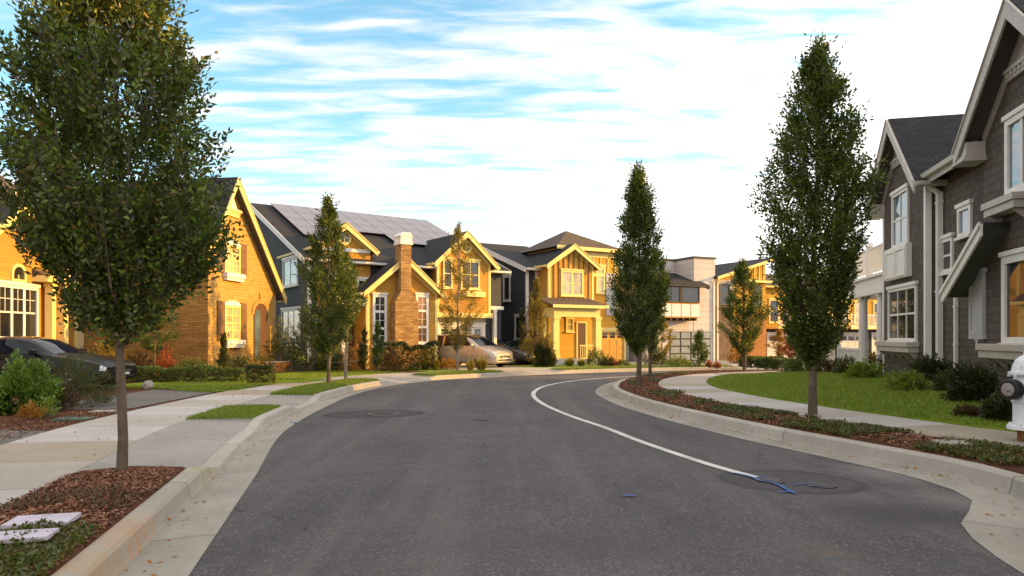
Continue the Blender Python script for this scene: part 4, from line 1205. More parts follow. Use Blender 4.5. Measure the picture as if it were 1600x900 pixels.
# ================================================================== house C: slate house with solar roof and stone chimney
def house_solar():
    h = House('solar_house', 'slate house with sun tinted fronts, solar panels on its roof and a stone chimney', -5.7, 35.0, 35.4, -.2)
    OC = 'sunlit_siding'
    uL, eL = h.at(482, 397, 1.6)
    vr, zr = h.at_side(400, 318, uL)
    eL = 5.55
    uR = h.at(664, 343, vr)[0]
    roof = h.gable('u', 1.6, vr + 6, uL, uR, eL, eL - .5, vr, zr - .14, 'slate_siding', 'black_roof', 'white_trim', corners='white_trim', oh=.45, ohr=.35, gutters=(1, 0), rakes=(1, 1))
    # solar panels lying on the front slope
    m0 = (zr - .14 - eL) / (vr - 1.6); ang = math.atan(m0)
    pw, pl = 1.08, 1.72
    pm = MB(); pm.box((0, 0, 0), (pw - .03, pl - .03, .04)); proto = pm.build('solar_panel', 'solar_glass', roof)
    fr = MB()
    for (x0, x1, y0, y1) in ((0, pw - .03, 0, .03), (0, pw - .03, pl - .06, pl - .03), (0, .03, .03, pl - .06), (pw - .06, pw - .03, .03, pl - .06)): fr.box((x0, y0, .041), (x1, y1, .048))
    first = True
    cols = int((uR - uL - .6) / pw)
    for c_ in range(cols):
        nrow = 4 if c_ in (0, 1, 5, 6, 7, 8) else 3
        for r_ in range(nrow):
            o = proto if first else proto.copy()
            if not first: COL.objects.link(o)
            first = False
            o.parent = roof
            s_ = .3 + (r_ + 1) * pl
            v_ = vr - s_ * math.cos(ang); z_ = zr - .14 - s_ * math.sin(ang) + .30
            o.location = (uL + .75 + c_ * pw, v_, z_); o.rotation_euler = (ang, 0, 0)
    # side windows on the slate wall
    h.win_px(443, 404, 466, 447, uL, 'left', nx=2, ny=1, pane='pane_sky', fw=.11)
    h.win_px(441, 483, 470, 540, uL, 'left', nx=3, ny=1, pane='pane_sky', fw=.11)
    # dormer gable over the entry
    da, dz = h.at(541, 347, 1.2); d1, _ = h.at(578, 400, 1.5); de = h.at(581, 396, 1.2)[1]
    dw = d1 - da
    h.gable('v', da - dw, d1, 1.45, 6.5, de + .25, de + .25, da, dz - .16, OC, trim='sunlit_trim', corners=None, oh=.28, ohr=.3, z0=2.6, rakes=(1, 0), gutters=(1, 1))
    h.round_window(da, de + .72, .36, 1.45)
    m = MB(); m.box((da - dw, 1.40, de + .02), (d1, 1.447, de + .2)); h.part(m, 'belt_board', 'white_trim')
    h.window(d1 - .75, d1 - .05, 3.4, 4.6, 1.45, nx=1, ny=2, frame='white_trim')
    h.window(da - .9, da + .2, 3.3, 4.7, 1.45, nx=2, ny=2, frame='white_trim')
    # entry porch beside the chimney gable
    e0, _ = h.at(527, 500, .6); e1_, _ = h.at(566, 500, .6); ez = h.at(560, 472, .6)[1]
    m = MB(); m.prism([(.1, ez), (1.7, ez + .55), (1.7, ez + .67), (.1, ez + .12)], e0, e1_, lambda a, b, z: (b, a, z)); h.part(m, 'porch_roof', 'black_roof')
    m = MB(); m.box((e0, .05, ez - .2), (e1_, .098, ez + .13)); h.part(m, 'porch_beam', 'white_trim')
    h.column(e0 + .2, .3, -.2, ez - .2, .11, 'white_trim', square=True)
    h.box('entry_door', e0 + .7, e0 + 1.6, 1.56, 1.597, 0, 2.2, 'door_brown')
    # chimney gable
    ca, _ = h.at(630, 400, -.35); c0, _ = h.at(573, 520, 0); c1, _ = h.at(683, 520, 0)
    cm = (c0 + c1) / 2; ce = h.at(566, 465, -.35)[1] + .42
    zt = h.at(612, 411, -.35)[1] + .3
    h.gable('v', c0, c1, 0, 5, ce, ce, cm, zt, OC, trim='sunlit_trim', corners='sunlit_trim', oh=.3, ohr=.35, rakes=(1, 0), gutters=(1, 1))
    for x0, x1 in ((582, 604), (649, 669)):
        a, _ = h.at(x0, 500, 0); b, _ = h.at(x1, 500, 0); z1 = h.at(x0, 460, 0)[1]; z0 = z1 - 2.55
        m = h.window(a, b, z0, z1, 0, nx=2, ny=6, frame='white_trim', fw=.13, mx=.03, rail=False, pane='pane_warm' if x0 > 600 else 'pane_dark')
        for k in (1, 2): h.part(MB().box((a + .13, -.055, z0 + (z1 - z0) * k / 3 - .06), (b - .13, -.037, z0 + (z1 - z0) * k / 3 + .06)), 'rail', 'white_trim', m)
    # chimney: wide base, sloped shoulders, narrow stack, pale cap
    k0, _ = h.at(617, 540, -.55); k1, _ = h.at(653, 540, -.55); s0, _ = h.at(626, 420, -.55); s1, _ = h.at(642, 420, -.55)
    zs0 = h.at(630, 473, -.55)[1]; zs1 = h.at(630, 455, -.55)[1]; ztop = h.at(630, 382, -.55)[1]; zcap = h.at(630, 366, -.55)[1]
    m = MB(); m.prism([(k0, -.5), (k1, -.5), (k1, zs0), (s1, zs1), (s1, ztop), (s0, ztop), (s0, zs1), (k0, zs0)], -.6, -.004)
    ch = h.part(m, 'chimney', 'chimney_stone')
    m = MB(); m.box((s0 + .01, .0, zs1), (s1 - .01, .08, ztop - .01)); h.part(m, 'flue_back', 'chimney_stone', ch)
    m = MB(); m.box((s0 - .06, -.66, ztop + .003), (s1 + .06, .12, ztop + .16)); m.box((s0 - .03, -.63, ztop + .163), (s1 + .03, .09, zcap - .1)); m.prism([(s0 - .08, zcap - .097), (s1 + .08, zcap - .097), (s1 - .08, zcap + .1), (s0 + .08, zcap + .1)], -.65, .11); h.part(m, 'chimney_cap', 'white_trim', ch)
    # right gable over the garage
    v2 = .9
    ra, rz = h.at(727, 359, v2 - .35); r0, _ = h.at(683, 470, v2); r1, _ = h.at(766, 470, v2)
    rc = (r0 + r1) / 2; re = h.at(677, 418, v2 - .35)[1] + .48; zj = h.at(725, 489, v2)[1]
    h.gable('v', r0, r1, v2, 8, re, re, rc, rz - .2, OC, trim='sunlit_trim', corners='sunlit_trim', oh=.34, ohr=.36, z0=zj, rakes=(1, 0))
    h.round_window(rc + .1, re + .85, .38, v2)
    a, z1 = h.at(733, 407, v2); b, z0 = h.at(748, 452, v2)
    h.window(rc - .25, rc + 1.0, z0, z1, v2, nx=2, ny=2, frame='sunlit_trim')
    h.window(r0 + .35, r0 + .95, z0, z1, v2, nx=1, ny=2, frame='sunlit_trim')
    m = MB(); m.box((r0 + 1.6, v2 - .3, z0 - .45), (r1 - .5, v2 - .003, z0 - .15)); h.part(m, 'window_box', 'sunlit_trim')
    m = MB(); m.box((r0 - .1, v2 - .12, zj - .26), (r1 + .1, v2 + .5, zj - .002)); h.part(m, 'belt_board', 'sunlit_trim')
    h.box('garage_wall', r0 + .1, r1 - .1, v2 + .35, 7.9, -.5, zj - .262, 'taupe_trim')
    w_ = (r1 - r0 - .2)
    h.garage(r0 + .35, r0 + .1 + w_ * .47, -.1, 2.15, v2 + .35, 'garage_cream', cols=2)
    h.garage(r0 + .1 + w_ * .55, r1 - .35, -.1, 2.15, v2 + .35, 'garage_white', cols=2)
    # little side porch at the right corner
    m = MB(); pz = h.at(775, 479, 1.5)[1]; q0 = r1 + .05
    m.box((q0, 1.2, pz - .2), (q0 + 1.1, 3.5, pz)); h.part(m, 'side_porch', 'white_trim')
    h.column(q0 + .55, 1.35, -.3, pz - .202, .10, 'white_trim', square=True)
    return h
CH = house_solar()

# ================================================================== house D: porch house with batten gable
def house_porch():
    h = House('porch_house', 'charcoal and amber house with a batten gable over its columned porch', 3.66, 42.0, 30, -.2)
    uL, _ = h.at(823, 480, 1.2); e = h.at(823, 420, .8)[1] + .1
    vr, zr = h.at_side(746, 378, uL); vr = min(vr, 9.0); zr = min(zr, 8.0)
    uR, _ = h.at(975, 480, 1.2)
    h.gable('u', 1.2, vr + 5, uL, h.at(900, 480, 1.2)[0], e, e, vr, zr, 'charcoal_siding', 'black_roof', 'white_trim', corners='white_trim', oh=.4, ohr=.3, gutters=(1, 0))
    h.win_px(787, 431, 798, 470, uL, 'left', nx=1, ny=1, fw=.12)
    h.win_px(805, 493, 824, 530, uL, 'left', nx=1, ny=1, fw=.1)
    h.win_px(836, 427, 850, 460, 1.2, nx=1, ny=2, frame='white_trim')
    # batten gable
    ga, gzp = h.at(894, 379, -.35); g0, _ = h.at(857, 450, 0); g1, _ = h.at(927, 450, 0)
    gc = (g0 + g1) / 2; ge = h.at(851, 423, -.35)[1] + .5; zj = h.at(893, 472, 0)[1]
    h.gable('v', g0, g1, 0, 6, ge, ge, gc, gzp - .2, 'ochre_board', trim='sunlit_trim', corners='sunlit_trim', oh=.34, ohr=.36, z0=zj, rakes=(1, 0))
    m = MB(); k = 9; sl = (gzp - .2 - ge) / (gc - g0)
    for i in range(1, k):
        c = g0 + (g1 - g0) * i / k; zt = ge + sl * (min(c - g0, g1 - c)) - .05
        a, z1 = h.at(876, 423, 0); b, z0 = h.at(911, 462, 0)
        if a - .1 < c < b + .1: m.box((c - .03, -.04, z1 + .12), (c + .03, -.003, zt)); m.box((c - .03, -.04, zj), (c + .03, -.003, z0 - .1))
        else: m.box((c - .03, -.04, zj), (c + .03, -.003, zt))
    h.part(m, 'batten', 'shutter_brown')
    h.win_px(876, 423, 911, 462, 0, nx=2, ny=2, frame='sunlit_trim', pane='pane_blind', mx=.14, fw=.12)
    # hip roofed tower to the right
    t0, _ = h.at(874, 420, .9); t1, _ = h.at(966, 420, .9); tz = h.at(966, 392, .6)[1]; tp = h.at(905, 362, 3.0)[1]
    h.box('tower_wall', t0, t1, .9, 5.6, -.5, tz, OCH2, None)
    m = MB(); c = ((t0 + t1) / 2 - .2, 3.2); o_ = .4
    p = [(t0 - o_, .9 - o_, tz + .02), (t1 + o_, .9 - o_, tz + .02), (t1 + o_, 5.6 + o_, tz + .02), (t0 - o_, 5.6 + o_, tz + .02), (c[0], c[1], tp), (c[0], c[1] + .3, tp)]
    m.add(p, [(0, 1, 4), (1, 2, 5, 4), (2, 3, 5), (3, 0, 4, 5), (3, 2, 1, 0)]); tr = h.part(m, 'tower_roof', 'brown_roof')
    m = MB(); m.box((t0 - o_ - .05, .9 - o_ - .06, tz - .16), (t1 + o_ + .05, .9 - o_ - .003, tz + .06)); m.box((t1 + o_ + .003, .9 - o_, tz - .16), (t1 + o_ + .06, 5.6 + o_, tz + .06)); m.box((t0, .86, tz - .5), (t1, .897, tz - .17)); h.part(m, 'fascia', 'sunlit_trim', tr)
    m = MB()
    for i in range(8): c_ = t0 + (t1 - t0) * (i + .5) / 8; m.box((c_ - .03, .86, tz - 1.5), (c_ + .03, .897, tz - .503))
    m.box((t0, .85, tz - 1.72), (t1, .897, tz - 1.503)); h.part(m, 'batten', 'sunlit_trim')
    h.win_px(931, 416, 945, 458, .9, nx=1, ny=2, frame='sunlit_trim', pane='pane_blind', fw=.14)
    h.box('bay_panel', h.at(946, 465, .9)[0], h.at(962, 465, .9)[0], .80, .897, h.at(950, 493, .9)[1], h.at(950, 427, .9)[1], 'grey_trim')
    # porch
    pv = -1.6
    p0, _ = h.at(866, 480, pv); p1, _ = h.at(938, 480, pv); z1 = h.at(900, 481, pv)[1]; z0 = h.at(900, 492, pv)[1]
    m = MB(); m.prism([(pv - .3, z1 + .02), (0, z1 + .55), (0, z1 + .67), (pv - .3, z1 + .14)], p0 - .3, p1 + .4, lambda a, b, z: (b, a, z)); pr = h.part(m, 'porch_roof', 'brown_roof')
    m = MB(); m.box((p0 - .3, pv - .36, z1 - .02), (p1 + .4, pv - .303, z1 + .16)); m.box((p0, pv, z0 - .12), (p1, pv + .3, z1 + .0)); m.box((p0, pv + .303, z0 - .12), (p0 + .25, -.003, z1)); h.part(m, 'porch_beam', 'sunlit_trim')
    for q in (p0 + .16, p1 - .16): h.column(q, pv + .16, .3, z0 - .123, .19, 'sunlit_trim', square=True)
    h.column(p0 + .16, -.3, .3, z0 - .123, .12, 'sunlit_trim', square=True)
    m = MB(); m.box((p0 - .1, pv - .1, -.5), (p1 + .1, -.003, .298)); m.box((p0 + .6, pv - .45, -.5), (p0 + 2.0, pv - .103, .1)); h.part(m, 'porch_floor', 'grey_trim')
    m = MB()
    for i in range(11): c_ = p0 + 1.9 + i * .13; m.box((c_, pv + .06, .36), (c_ + .03, pv + .09, 1.05))
    m.box((p0 + 1.85, pv + .05, 1.053), (p1 - .4, pv + .10, 1.12)); m.box((p0 + 1.85, pv + .05, .30), (p1 - .4, pv + .1, .357)); h.part(m, 'porch_rail', 'sunlit_trim')
    h.box('porch_wall', g0 + .02, g1 + .3, .02, 1.1, -.4, zj - .003, 'yellow_siding')
    wa, wz = h.at(884, 496, .02); wb, wz0 = h.at(896, 518, .02)
    h.window(wa, wb, wz0, wz, .02, nx=1, ny=2, frame='sunlit_trim', pane='pane_blind')
    da, _ = h.at(902, 520, .02); db, _ = h.at(914, 520, .02)
    h.box('entry_door', da, db, -.03, .017, .3, 2.45, 'door_brown')
    h.part(MB().box((da - .1, -.05, .3), (da - .003, .018, 2.55)).box((db + .003, -.05, .3), (db + .1, .018, 2.55)).box((da, -.05, 2.453), (db, .018, 2.55)), 'door_frame', 'sunlit_trim')
    # garage
    a, z1 = h.at(939, 518, .9); b, _ = h.at(974, 518, .9)
    h.garage(a, b, -.1, z1, .9, 'garage_ochre', frame='sunlit_trim', cols=3)
    h.box('garage_wall', t1 + .003, t1 + 1.4, 1.5, 5.5, -.4, 3.0, 'taupe_trim')
    h.downpipe(p0 - .05, pv - .02, -.2, z1 + .5, .05, 'sunlit_trim', (0, .1))
    return h
OCH2 = 'yellow_siding'
DH = house_porch()

# ================================================================== houses E, F, G beyond the bend
def house_white():
    h = House('white_house', 'pale clapboard modern house with a box tower, timber bay and glazed garage beyond the bend', 12.77, 47.0, 24, -.25)
    W = 'white_siding'
    x0, _ = h.at(1010, 480, 0); x1, _ = h.at(1117, 480, 0); xt, _ = h.at(1084, 420, 0)
    zt = h.at(1100, 404, 0)[1]; ze = h.at(1098, 441, -.9)[1]
    h.gable('u', 0, 4.5, x0, xt, ze, ze, 2.6, ze + .9, W, 'black_roof', 'dark_frame', corners=None, oh=.95, ohr=.5, frieze=False, gutters=(1, 0))
    h.box('tower_wall', xt + .003, x1, -.02, 5, -.5, zt, W)
    m = MB(); m.box((xt - .1, -.1, zt + .003), (x1 + .08, 5.1, zt + .12)); h.part(m, 'tower_cap', 'dark_frame')
    v1, _ = h.at_side(1048, 410, xt); h.box('tower_wall', xt - 2.2, xt, 2.0, 5, ze, zt - .01, W)
    m = MB(); m.box((xt - 2.3, 1.9, zt - .007), (xt - .103, 5.1, zt + .11)); h.part(m, 'tower_cap', 'dark_frame')
    b0, bz1 = h.at(1034, 443, -.9); b1, bz0 = h.at(1093, 497, -.9)
    m = MB(); m.box((b0, -.9, bz0), (b1, -.003, bz1)); bay = h.part(m, 'bay', 'ochre_board')
    zm = h.at(1060, 473, -.9)[1]
    h.window(b0 + .05, b0 + (b1 - b0) * .48, zm + .02, bz1 - .12, -.9, nx=2, ny=1, frame='dark_frame', head=False, sill=False, fw=.08)
    h.window(b0 + (b1 - b0) * .5, b1 - .03, zm + .02, bz1 - .12, -.9, nx=1, ny=1, frame='dark_frame', head=False, sill=False, fw=.08)
    m = MB()
    for i in range(4): m.box((b0 + .03 + i * (b1 - b0) / 4, -.93, bz0 + .08), (b0 + (i + 1) * (b1 - b0) / 4 - .03, -.903, zm - .08))
    h.part(m, 'bay_panel', 'white_trim', bay)
    m = MB()
    for i in range(6): c = b0 + .2 + i * (b1 - b0 - .5) / 5; m.box((c, -.85, bz0 - .18), (c + .12, -.05, bz0 - .003))
    h.part(m, 'bracket', 'dark_frame', bay)
    g0, gz1 = h.at(1046, 518, 0); g1, _ = h.at(1110, 518, 0)
    m = MB(); m.box((g0, -.025, -.1), (g1, -.023 + .02, gz1)); g = h.part(m, 'garage_door', 'dark_frame')
    m = MB()
    for r_ in range(4):
        for c_ in range(4): m.box((g0 + .08 + c_ * (g1 - g0) / 4, -.05, r_ * gz1 / 4 + .05), (g0 - .05 + (c_ + 1) * (g1 - g0) / 4, -.0255, (r_ + 1) * gz1 / 4 - .05))
    h.part(m, 'pane', 'frost_glass', g)
    h.downpipe(x1 - .15, -.02, -.3, ze, .06, 'white_trim', (0, .1))
    h.win_px(1006, 470, 1028, 500, 0, nx=2, ny=1, frame='dark_frame')
    return h
EH = house_white()
def house_shed():
    h = House('shed_roof_house', 'brown stone and yellow house with one slanting shed roof right of the pale clapboard house', 16.07, 49.0, 26, -.28)
    x0, _ = h.at(1119, 480, 0); x1, _ = h.at(1196, 480, 0); xm, _ = h.at(1146, 480, 0)
    zl = h.at(1119, 434, 0)[1]; zr = h.at(1196, 409, 0)[1]; zs = h.at(1130, 478, 0)[1]
    zq = zl + (zr - zl) * (xm - x0) / (x1 - x0)
    m = MB(); m.prism([(x0, -.5), (x1, -.5), (x1, zr), (x0, zl)], 0, 8); h.part(m, 'wall', 'yellow_siding')
    m = MB(); m.box((x0 - .03, -.05, -.5), (xm, -.003, zs)); h.part(m, 'stone_base', 'brown_stone')
    m = MB(); m.box((x0 - .02, -.045, zs + .003), (xm, -.003, zl - .1)); h.part(m, 'side_panel', 'taupe_trim')
    m = MB(); sl = (zr - zl) / (x1 - x0); m.prism([(x0 - .6, zl - .6 * sl + .02), (x1 + .5, zr + .5 * sl + .02), (x1 + .5, zr + .5 * sl + .2), (x0 - .6, zl - .6 * sl + .2)], -.8, 8.5); r = h.part(m, 'roof', 'black_roof')
    m = MB(); m.prism([(x0 - .6, zl - .6 * sl - .02), (x1 + .5, zr + .5 * sl - .02), (x1 + .5, zr + .5 * sl + .18), (x0 - .6, zl - .6 * sl + .18)], -.86, -.803); h.part(m, 'fascia', 'sunlit_trim', r)
    h.win_px(1123, 444, 1140, 477, -.045, nx=1, ny=2, frame='dark_frame', head=False, sill=False)
    h.win_px(1176, 446, 1190, 478, 0, nx=1, ny=1, frame='dark_frame', head=False)
    m = MB(); z_ = h.at(1180, 440, 0)[1]; m.box((xm, -.5, z_ - .1), (x1 + .2, -.003, z_ + .05)); h.part(m, 'canopy', 'sunlit_trim')
    m = MB()
    for i in range(7): c = xm + .2 + i * (x1 - xm - .4) / 6; m.box((c - .03, -.04, z_ + .053), (c + .03, -.003, zl + sl * (c - x0) - .06))
    h.part(m, 'batten', 'sunlit_trim')
    m = MB(); m.box((xm + .3, -.06, -.5), (x1 + .02, -.003, zs - .4)); h.part(m, 'brick_base', 'orange_brick')
    h.downpipe(x0 + .05, -.05, -.3, zl - .3, .05, 'white_trim', (0, .1))
    return h
FH = house_shed()
def house_balcony():
    h = House('balcony_house', 'yellow house with white railed balconies over its garages behind the tall right street tree', 22.2, 54.0, 24, -.3)
    x0, _ = h.at(1192, 480, 0); x1, _ = h.at(1405, 480, 0); ze = h.at(1230, 447, -.4)[1]
    h.gable('u', 0, 9, x0, x1, ze, ze, 4.5, ze + 1.3, 'yellow_siding', 'brown_roof', 'sunlit_trim', corners='sunlit_trim', oh=.5, frieze=False, gutters=(1, 0))
    z1 = h.at(1220, 514, 0)[1]
    h.box('garage_wall', x0 + .1, x1 - .1, -.04, -.003, -.5, z1 - .02, 'charcoal_siding')
    g = (x1 - x0) / 4
    for k in range(4):
        a = x0 + k * g + .3
        m = MB(); m.box((a, -1.3, z1), (a + g - .6, -.003, z1 + .22)); bal = h.part(m, 'balcony', 'sunlit_trim')
        m = MB(); n = int((g - .6) / .16)
        for i in range(n): m.box((a + .05 + i * .16, -1.28, z1 + .3), (a + .09 + i * .16, -1.25, z1 + 1.1))
        m.box((a, -1.3, z1 + 1.103), (a + g - .6, -1.23, z1 + 1.18)); m.box((a, -1.3, z1 + .223), (a + g - .6, -1.23, z1 + .297))
        for q in (a, a + g - .68): m.box((q, -1.32, z1 + .223), (q + .08, -1.3, z1 + 1.25)); 
        h.part(m, 'railing', 'white_trim', bal)
        h.window(a + .3, a + 1.3, z1 + .5, z1 + 2.3, 0, nx=1, ny=2, frame='sunlit_trim'); h.window(a + 1.9, a + 2.8, z1 + .5, z1 + 2.3, 0, nx=1, ny=2, frame='sunlit_trim', pane='pane_blind')
        h.garage(a + .2, a + g - 1.0, -.1, z1 - .5, -.04, 'garage_white', cols=3)
    return h
GH = house_balcony()
# ------------------------------------------------------------------ trees
def twigs_to_leaves(a, t, l, k, Ls, W=.46, droop=0., spread=.85):
    "leaves set alternately along twigs"
    n = len(a); t = unit(t)
    s = unit(np.cross(t, rn(n)))
    P, D, Nn = [], [], []
    for j in range(k):
        f = (j + .6) / k
        p = a + t * (l * f)[:, None] + rn(n, .012) * l[:, None]
        sg = 1 if j % 2 else -1
        if j == k - 1: d = t + rn(n, .2)
        else: d = t * .65 + s * sg * spread + rn(n, .28)
        d[:, 2] -= droop
        P.append(p); D.append(d); Nn.append(np.cross(t, s) + rn(n, .35))
    P = np.concatenate(P); D = np.concatenate(D); Nn = np.concatenate(Nn)
    L = rng.uniform(.65, 1.25, len(P)) * Ls
    return leaf_arrays(P, D, Nn, L, L * W)

def tree(name, label, px, py, top, bot, hw, n, k, leaf, mat, bark='bark', trunk_r=.05, up=1.0, peak=.36, sharp=.85, dz=.16, sub=9, seed=1, cat='tree',
         group=None, twig=.30, stake=False, sparse=0., lean=0., base=None, xs=0., droop=0.):
    global rng
    rng = np.random.default_rng(seed)
    b = base or G(px, py, dz); D = b.y; m = D / F
    zt = CAM_H + (CY - top) * m - b.z; zb = CAM_H + (CY - bot) * m - b.z; hw = hw * m; xs = xs * m
    t = empty(name, b); tag(t, label, cat, group)
    H_ = zt - zb
    # irregular profile: lobed by angle and height
    ph = rng.uniform(0, 6.28, 6)
    def rad(f, a):
        r = np.where(f < peak, (np.clip(f, 0, 1) / peak) ** .55 * .92 + .08, (1 - np.clip((f - peak) / (1 - peak), 0, 1)) ** sharp)
        lob = 1 + .15 * np.sin(2 * a + ph[0] + 5 * f) + .13 * np.sin(3 * a + ph[1] - 11 * f) + .12 * np.sin(5 * a + ph[2] + 17 * f) + .10 * np.sin(2 * a + 27 * f + ph[3])
        return r * lob * hw
    def axis(f): return np.stack([xs * f + .03 * np.sin(6 * f + ph[4]), .03 * np.sin(5 * f + ph[5]), zb + f * H_], -1)
    tb = MB(); prev = Vector((0, 0, -.1)); pr = trunk_r * 1.25
    seg = 12
    for i in range(1, seg + 1):
        f = i / seg; z = -.05 + (zt * .96) * f
        ff = max(0, (z - zb) / H_); q = Vector((xs * ff + lean * z + .022 * math.sin(z * 2.3 + ph[0]), .022 * math.sin(z * 1.9 + ph[1]), z))
        r = trunk_r * (1.0 - .85 * f) + .004
        if i == 1: tb.tube(prev, q, pr, r, 12, cap=False)
        else: tb.tube(prev, q, pr, r, 12, cap=False)
        prev, pr = q, r
    # scaffold limbs
    limb = []
    for j in range(int(26 * sub / 9)):
        f = rng.uniform(-.02, .75); a = rng.uniform(0, 6.28); f2 = min(.98, f + rng.uniform(.14, .3) * up)
        p0 = axis(np.array(f)); R_ = float(rad(np.array(f2), np.array(a))) * rng.uniform(.65, .95)
        p2 = axis(np.array(f2)) + np.array([math.cos(a) * R_, math.sin(a) * R_, 0])
        p1 = p0 * .5 + p2 * .5 + np.array([math.cos(a) * R_ * .12, math.sin(a) * R_ * .12, -.05 * H_])
        r0 = trunk_r * .34 * (1.1 - f)
        tb.tube(p0, p1, r0, r0 * .6, 6, cap=False); tb.tube(p1, p2, r0 * .6, r0 * .15, 5, cap=False); limb.append((p0, p1, p2))
    # twigs fill an outer shell of the crown
    # twigs come in sprays: several share one branchlet
    nc = max(40, n // 7)
    ci = rng.integers(0, nc, n)
    f = rng.beta(1.15, 1.25, nc)[ci] + rng.normal(0, .016, n); a = rng.uniform(0, 6.28, nc)[ci] + rng.normal(0, .17, n)
    f = np.clip(f, 0.0, 1.0)
    rr = (.32 + .68 * np.sqrt(rng.uniform(0, 1, nc)))[ci] * rng.normal(1, .07, n)
    R_ = rad(f, a)
    # drop clumps to leave gaps
    clump = np.sin(a * 3 + f * 17 + ph[2]) + np.sin(a * 5 - f * 29 + ph[3]) + np.sin(a * 2 + f * 41 + ph[4])
    keep = (clump > -1.55 + sparse * 1.6) | (rng.uniform(0, 1, n) < .25)
    f, a, rr, R_ = f[keep], a[keep], rr[keep], R_[keep]; n = len(f)
    od = np.stack([np.cos(a), np.sin(a), np.zeros(n)], 1)
    P = axis(f) + od * (R_ * rr)[:, None]
    l = twig * rng.uniform(.6, 1.3, n); over = rng.uniform(0, 1, n) < .10; l[over] *= 1.6
    tdir = od * rng.uniform(.25, .95, n)[:, None] + np.array([0, 0, 1.]) * (up * rng.uniform(.6, 1.2, n))[:, None] + rn(n, .22)
    P = P - unit(tdir) * (np.where(over, l * .45, l * .7))[:, None]
    # spire
    ns = max(10, n // 40)
    fs = rng.uniform(.86, 1.0, ns); Ps = axis(fs) + rn(ns, .05) * np.array([1, 1, 0]) * (1.3 - fs)[:, None] * 3; Ps[:, 2] -= l[:ns] * .5
    P = np.concatenate([P, Ps]); tdir = np.concatenate([tdir, np.array([0, 0, 1.]) + rn(ns, .18)]); l = np.concatenate([l, twig * rng.uniform(.6, 1.2, ns)])
    ut = unit(tdir)
    if n > 900:
        for j in list(np.nonzero(over)[0]) + list(range(len(P) - ns, len(P))):
            tb.tube(P[j], P[j] + ut[j] * l[j], .005 * m * 60 / 10 if D < 3 else .0045, .002, 3, cap=False)
    tb.build('trunk', bark, t, smooth=True, uv=False)
    v, fc = twigs_to_leaves(P, tdir, l, k, leaf, droop=droop)
    npmesh('crown', v, fc, mat, t)
    return t

tree('street_tree', 'big dark green hornbeam in the mulch planter nearest the camera at left', 190, 740, -78, 512, 176, 4200, 11, .070, 'leaf_hornbeam', trunk_r=.046, seed=11, peak=.44, sharp=.54, sub=16, twig=.36, xs=-14, group='street trees along the road')
tree('street_tree', 'tallest slim dark tree at right between the kerb and the raised lawn', 1270, 648, 76, 560, 80, 4600, 9, .082, 'leaf_hornbeam_b', trunk_r=.07, seed=23, peak=.44, sharp=.60, sub=12, twig=.34, xs=9, group='street trees along the road')
tree('street_tree', 'tall slim dark tree at the nose of the inner kerb', 998, 607, 264, 548, 40, 2700, 8, .095, 'leaf_hornbeam_b', trunk_r=.075, seed=31, peak=.30, sharp=.60, sub=9, twig=.34, group='street trees along the road')
tree('street_tree', 'shorter dark tree just behind the slim tree at the kerb nose', 1016, 590, 395, 548, 27, 800, 7, .11, 'leaf_hornbeam_b', trunk_r=.06, seed=33, peak=.4, sharp=.6, twig=.34, xs=9, group='street trees along the road')
tree('street_tree', 'dense pointed dark green tree on the left kerb island before the solar house', 513, 601, 312, 552, 43, 2200, 8, .095, 'leaf_hornbeam_b', trunk_r=.055, seed=41, peak=.34, sharp=.62, twig=.34, group='street trees along the road')
tree('street_tree', 'smaller pale trunked tree right of the dense pointed tree on the kerb island', 541, 594, 398, 532, 24, 700, 7, .10, 'leaf_hornbeam_b', 'pale_bark', trunk_r=.06, seed=43, peak=.4, sharp=.6, twig=.32, xs=-3, group='street trees along the road')
tree('street_tree', 'sparse golden sunlit tree on the kerb in front of the tan minivan', 715, 582, 352, 545, 31, 950, 7, .10, 'leaf_gold', 'pale_bark', trunk_r=.055, seed=47, peak=.35, sharp=.62, twig=.36, sparse=.2, xs=2, group='street trees along the road')
tree('street_tree', 'thin orange tinged young tree directly beside the tan minivan', 722, 566, 420, 535, 22, 330, 6, .10, 'leaf_orange', 'pale_bark', trunk_r=.04, seed=48, peak=.4, sharp=.6, twig=.34, sparse=.4, xs=8, group='street trees along the road')
tree('street_tree', 'round crowned dark tree by the far kerb in front of the shed roof house', 1163, 580, 410, 552, 31, 1300, 7, .12, 'leaf_hornbeam_b', trunk_r=.07, seed=51, peak=.36, sharp=.62, twig=.4, xs=-3, group='street trees along the road')
tree('small_tree', 'thin young tree with a loose crown left of the white porch columns', 1304, 558, 470, 540, 17, 260, 6, .10, 'leaf_hornbeam_b', trunk_r=.03, seed=53, dz=.35, twig=.3, base=Vector((12.6, 26.6, .1)), xs=4)
tree('small_tree', 'golden leaved young tree beside the glazed garage of the pale clapboard house', 1034, 566, 495, 556, 20, 420, 6, .13, 'leaf_gold', 'pale_bark', trunk_r=.04, seed=57, dz=.2, twig=.4, sparse=.2)
tree('small_tree', 'bare stemmed young tree with few golden leaves behind the kerb nose trees', 1008, 572, 480, 545, 14, 160, 6, .12, 'leaf_gold', 'pale_bark', trunk_r=.05, seed=58, dz=.2, twig=.4, sparse=.4)
tree('small_tree', 'dark leaved small tree with forked stem in front of the rough stone side wall', 242, 587, 482, 547, 42, 600, 7, .085, 'leaf_mid', trunk_r=.04, seed=61, dz=.2, up=.4, peak=.55, twig=.35, base=None)
tree('small_tree', 'red leaved young maple in front of the columned porch', 886, 560, 514, 555, 17, 340, 6, .11, 'leaf_red', trunk_r=.03, seed=63, dz=.2, up=.5, peak=.45, twig=.35, sparse=.2)
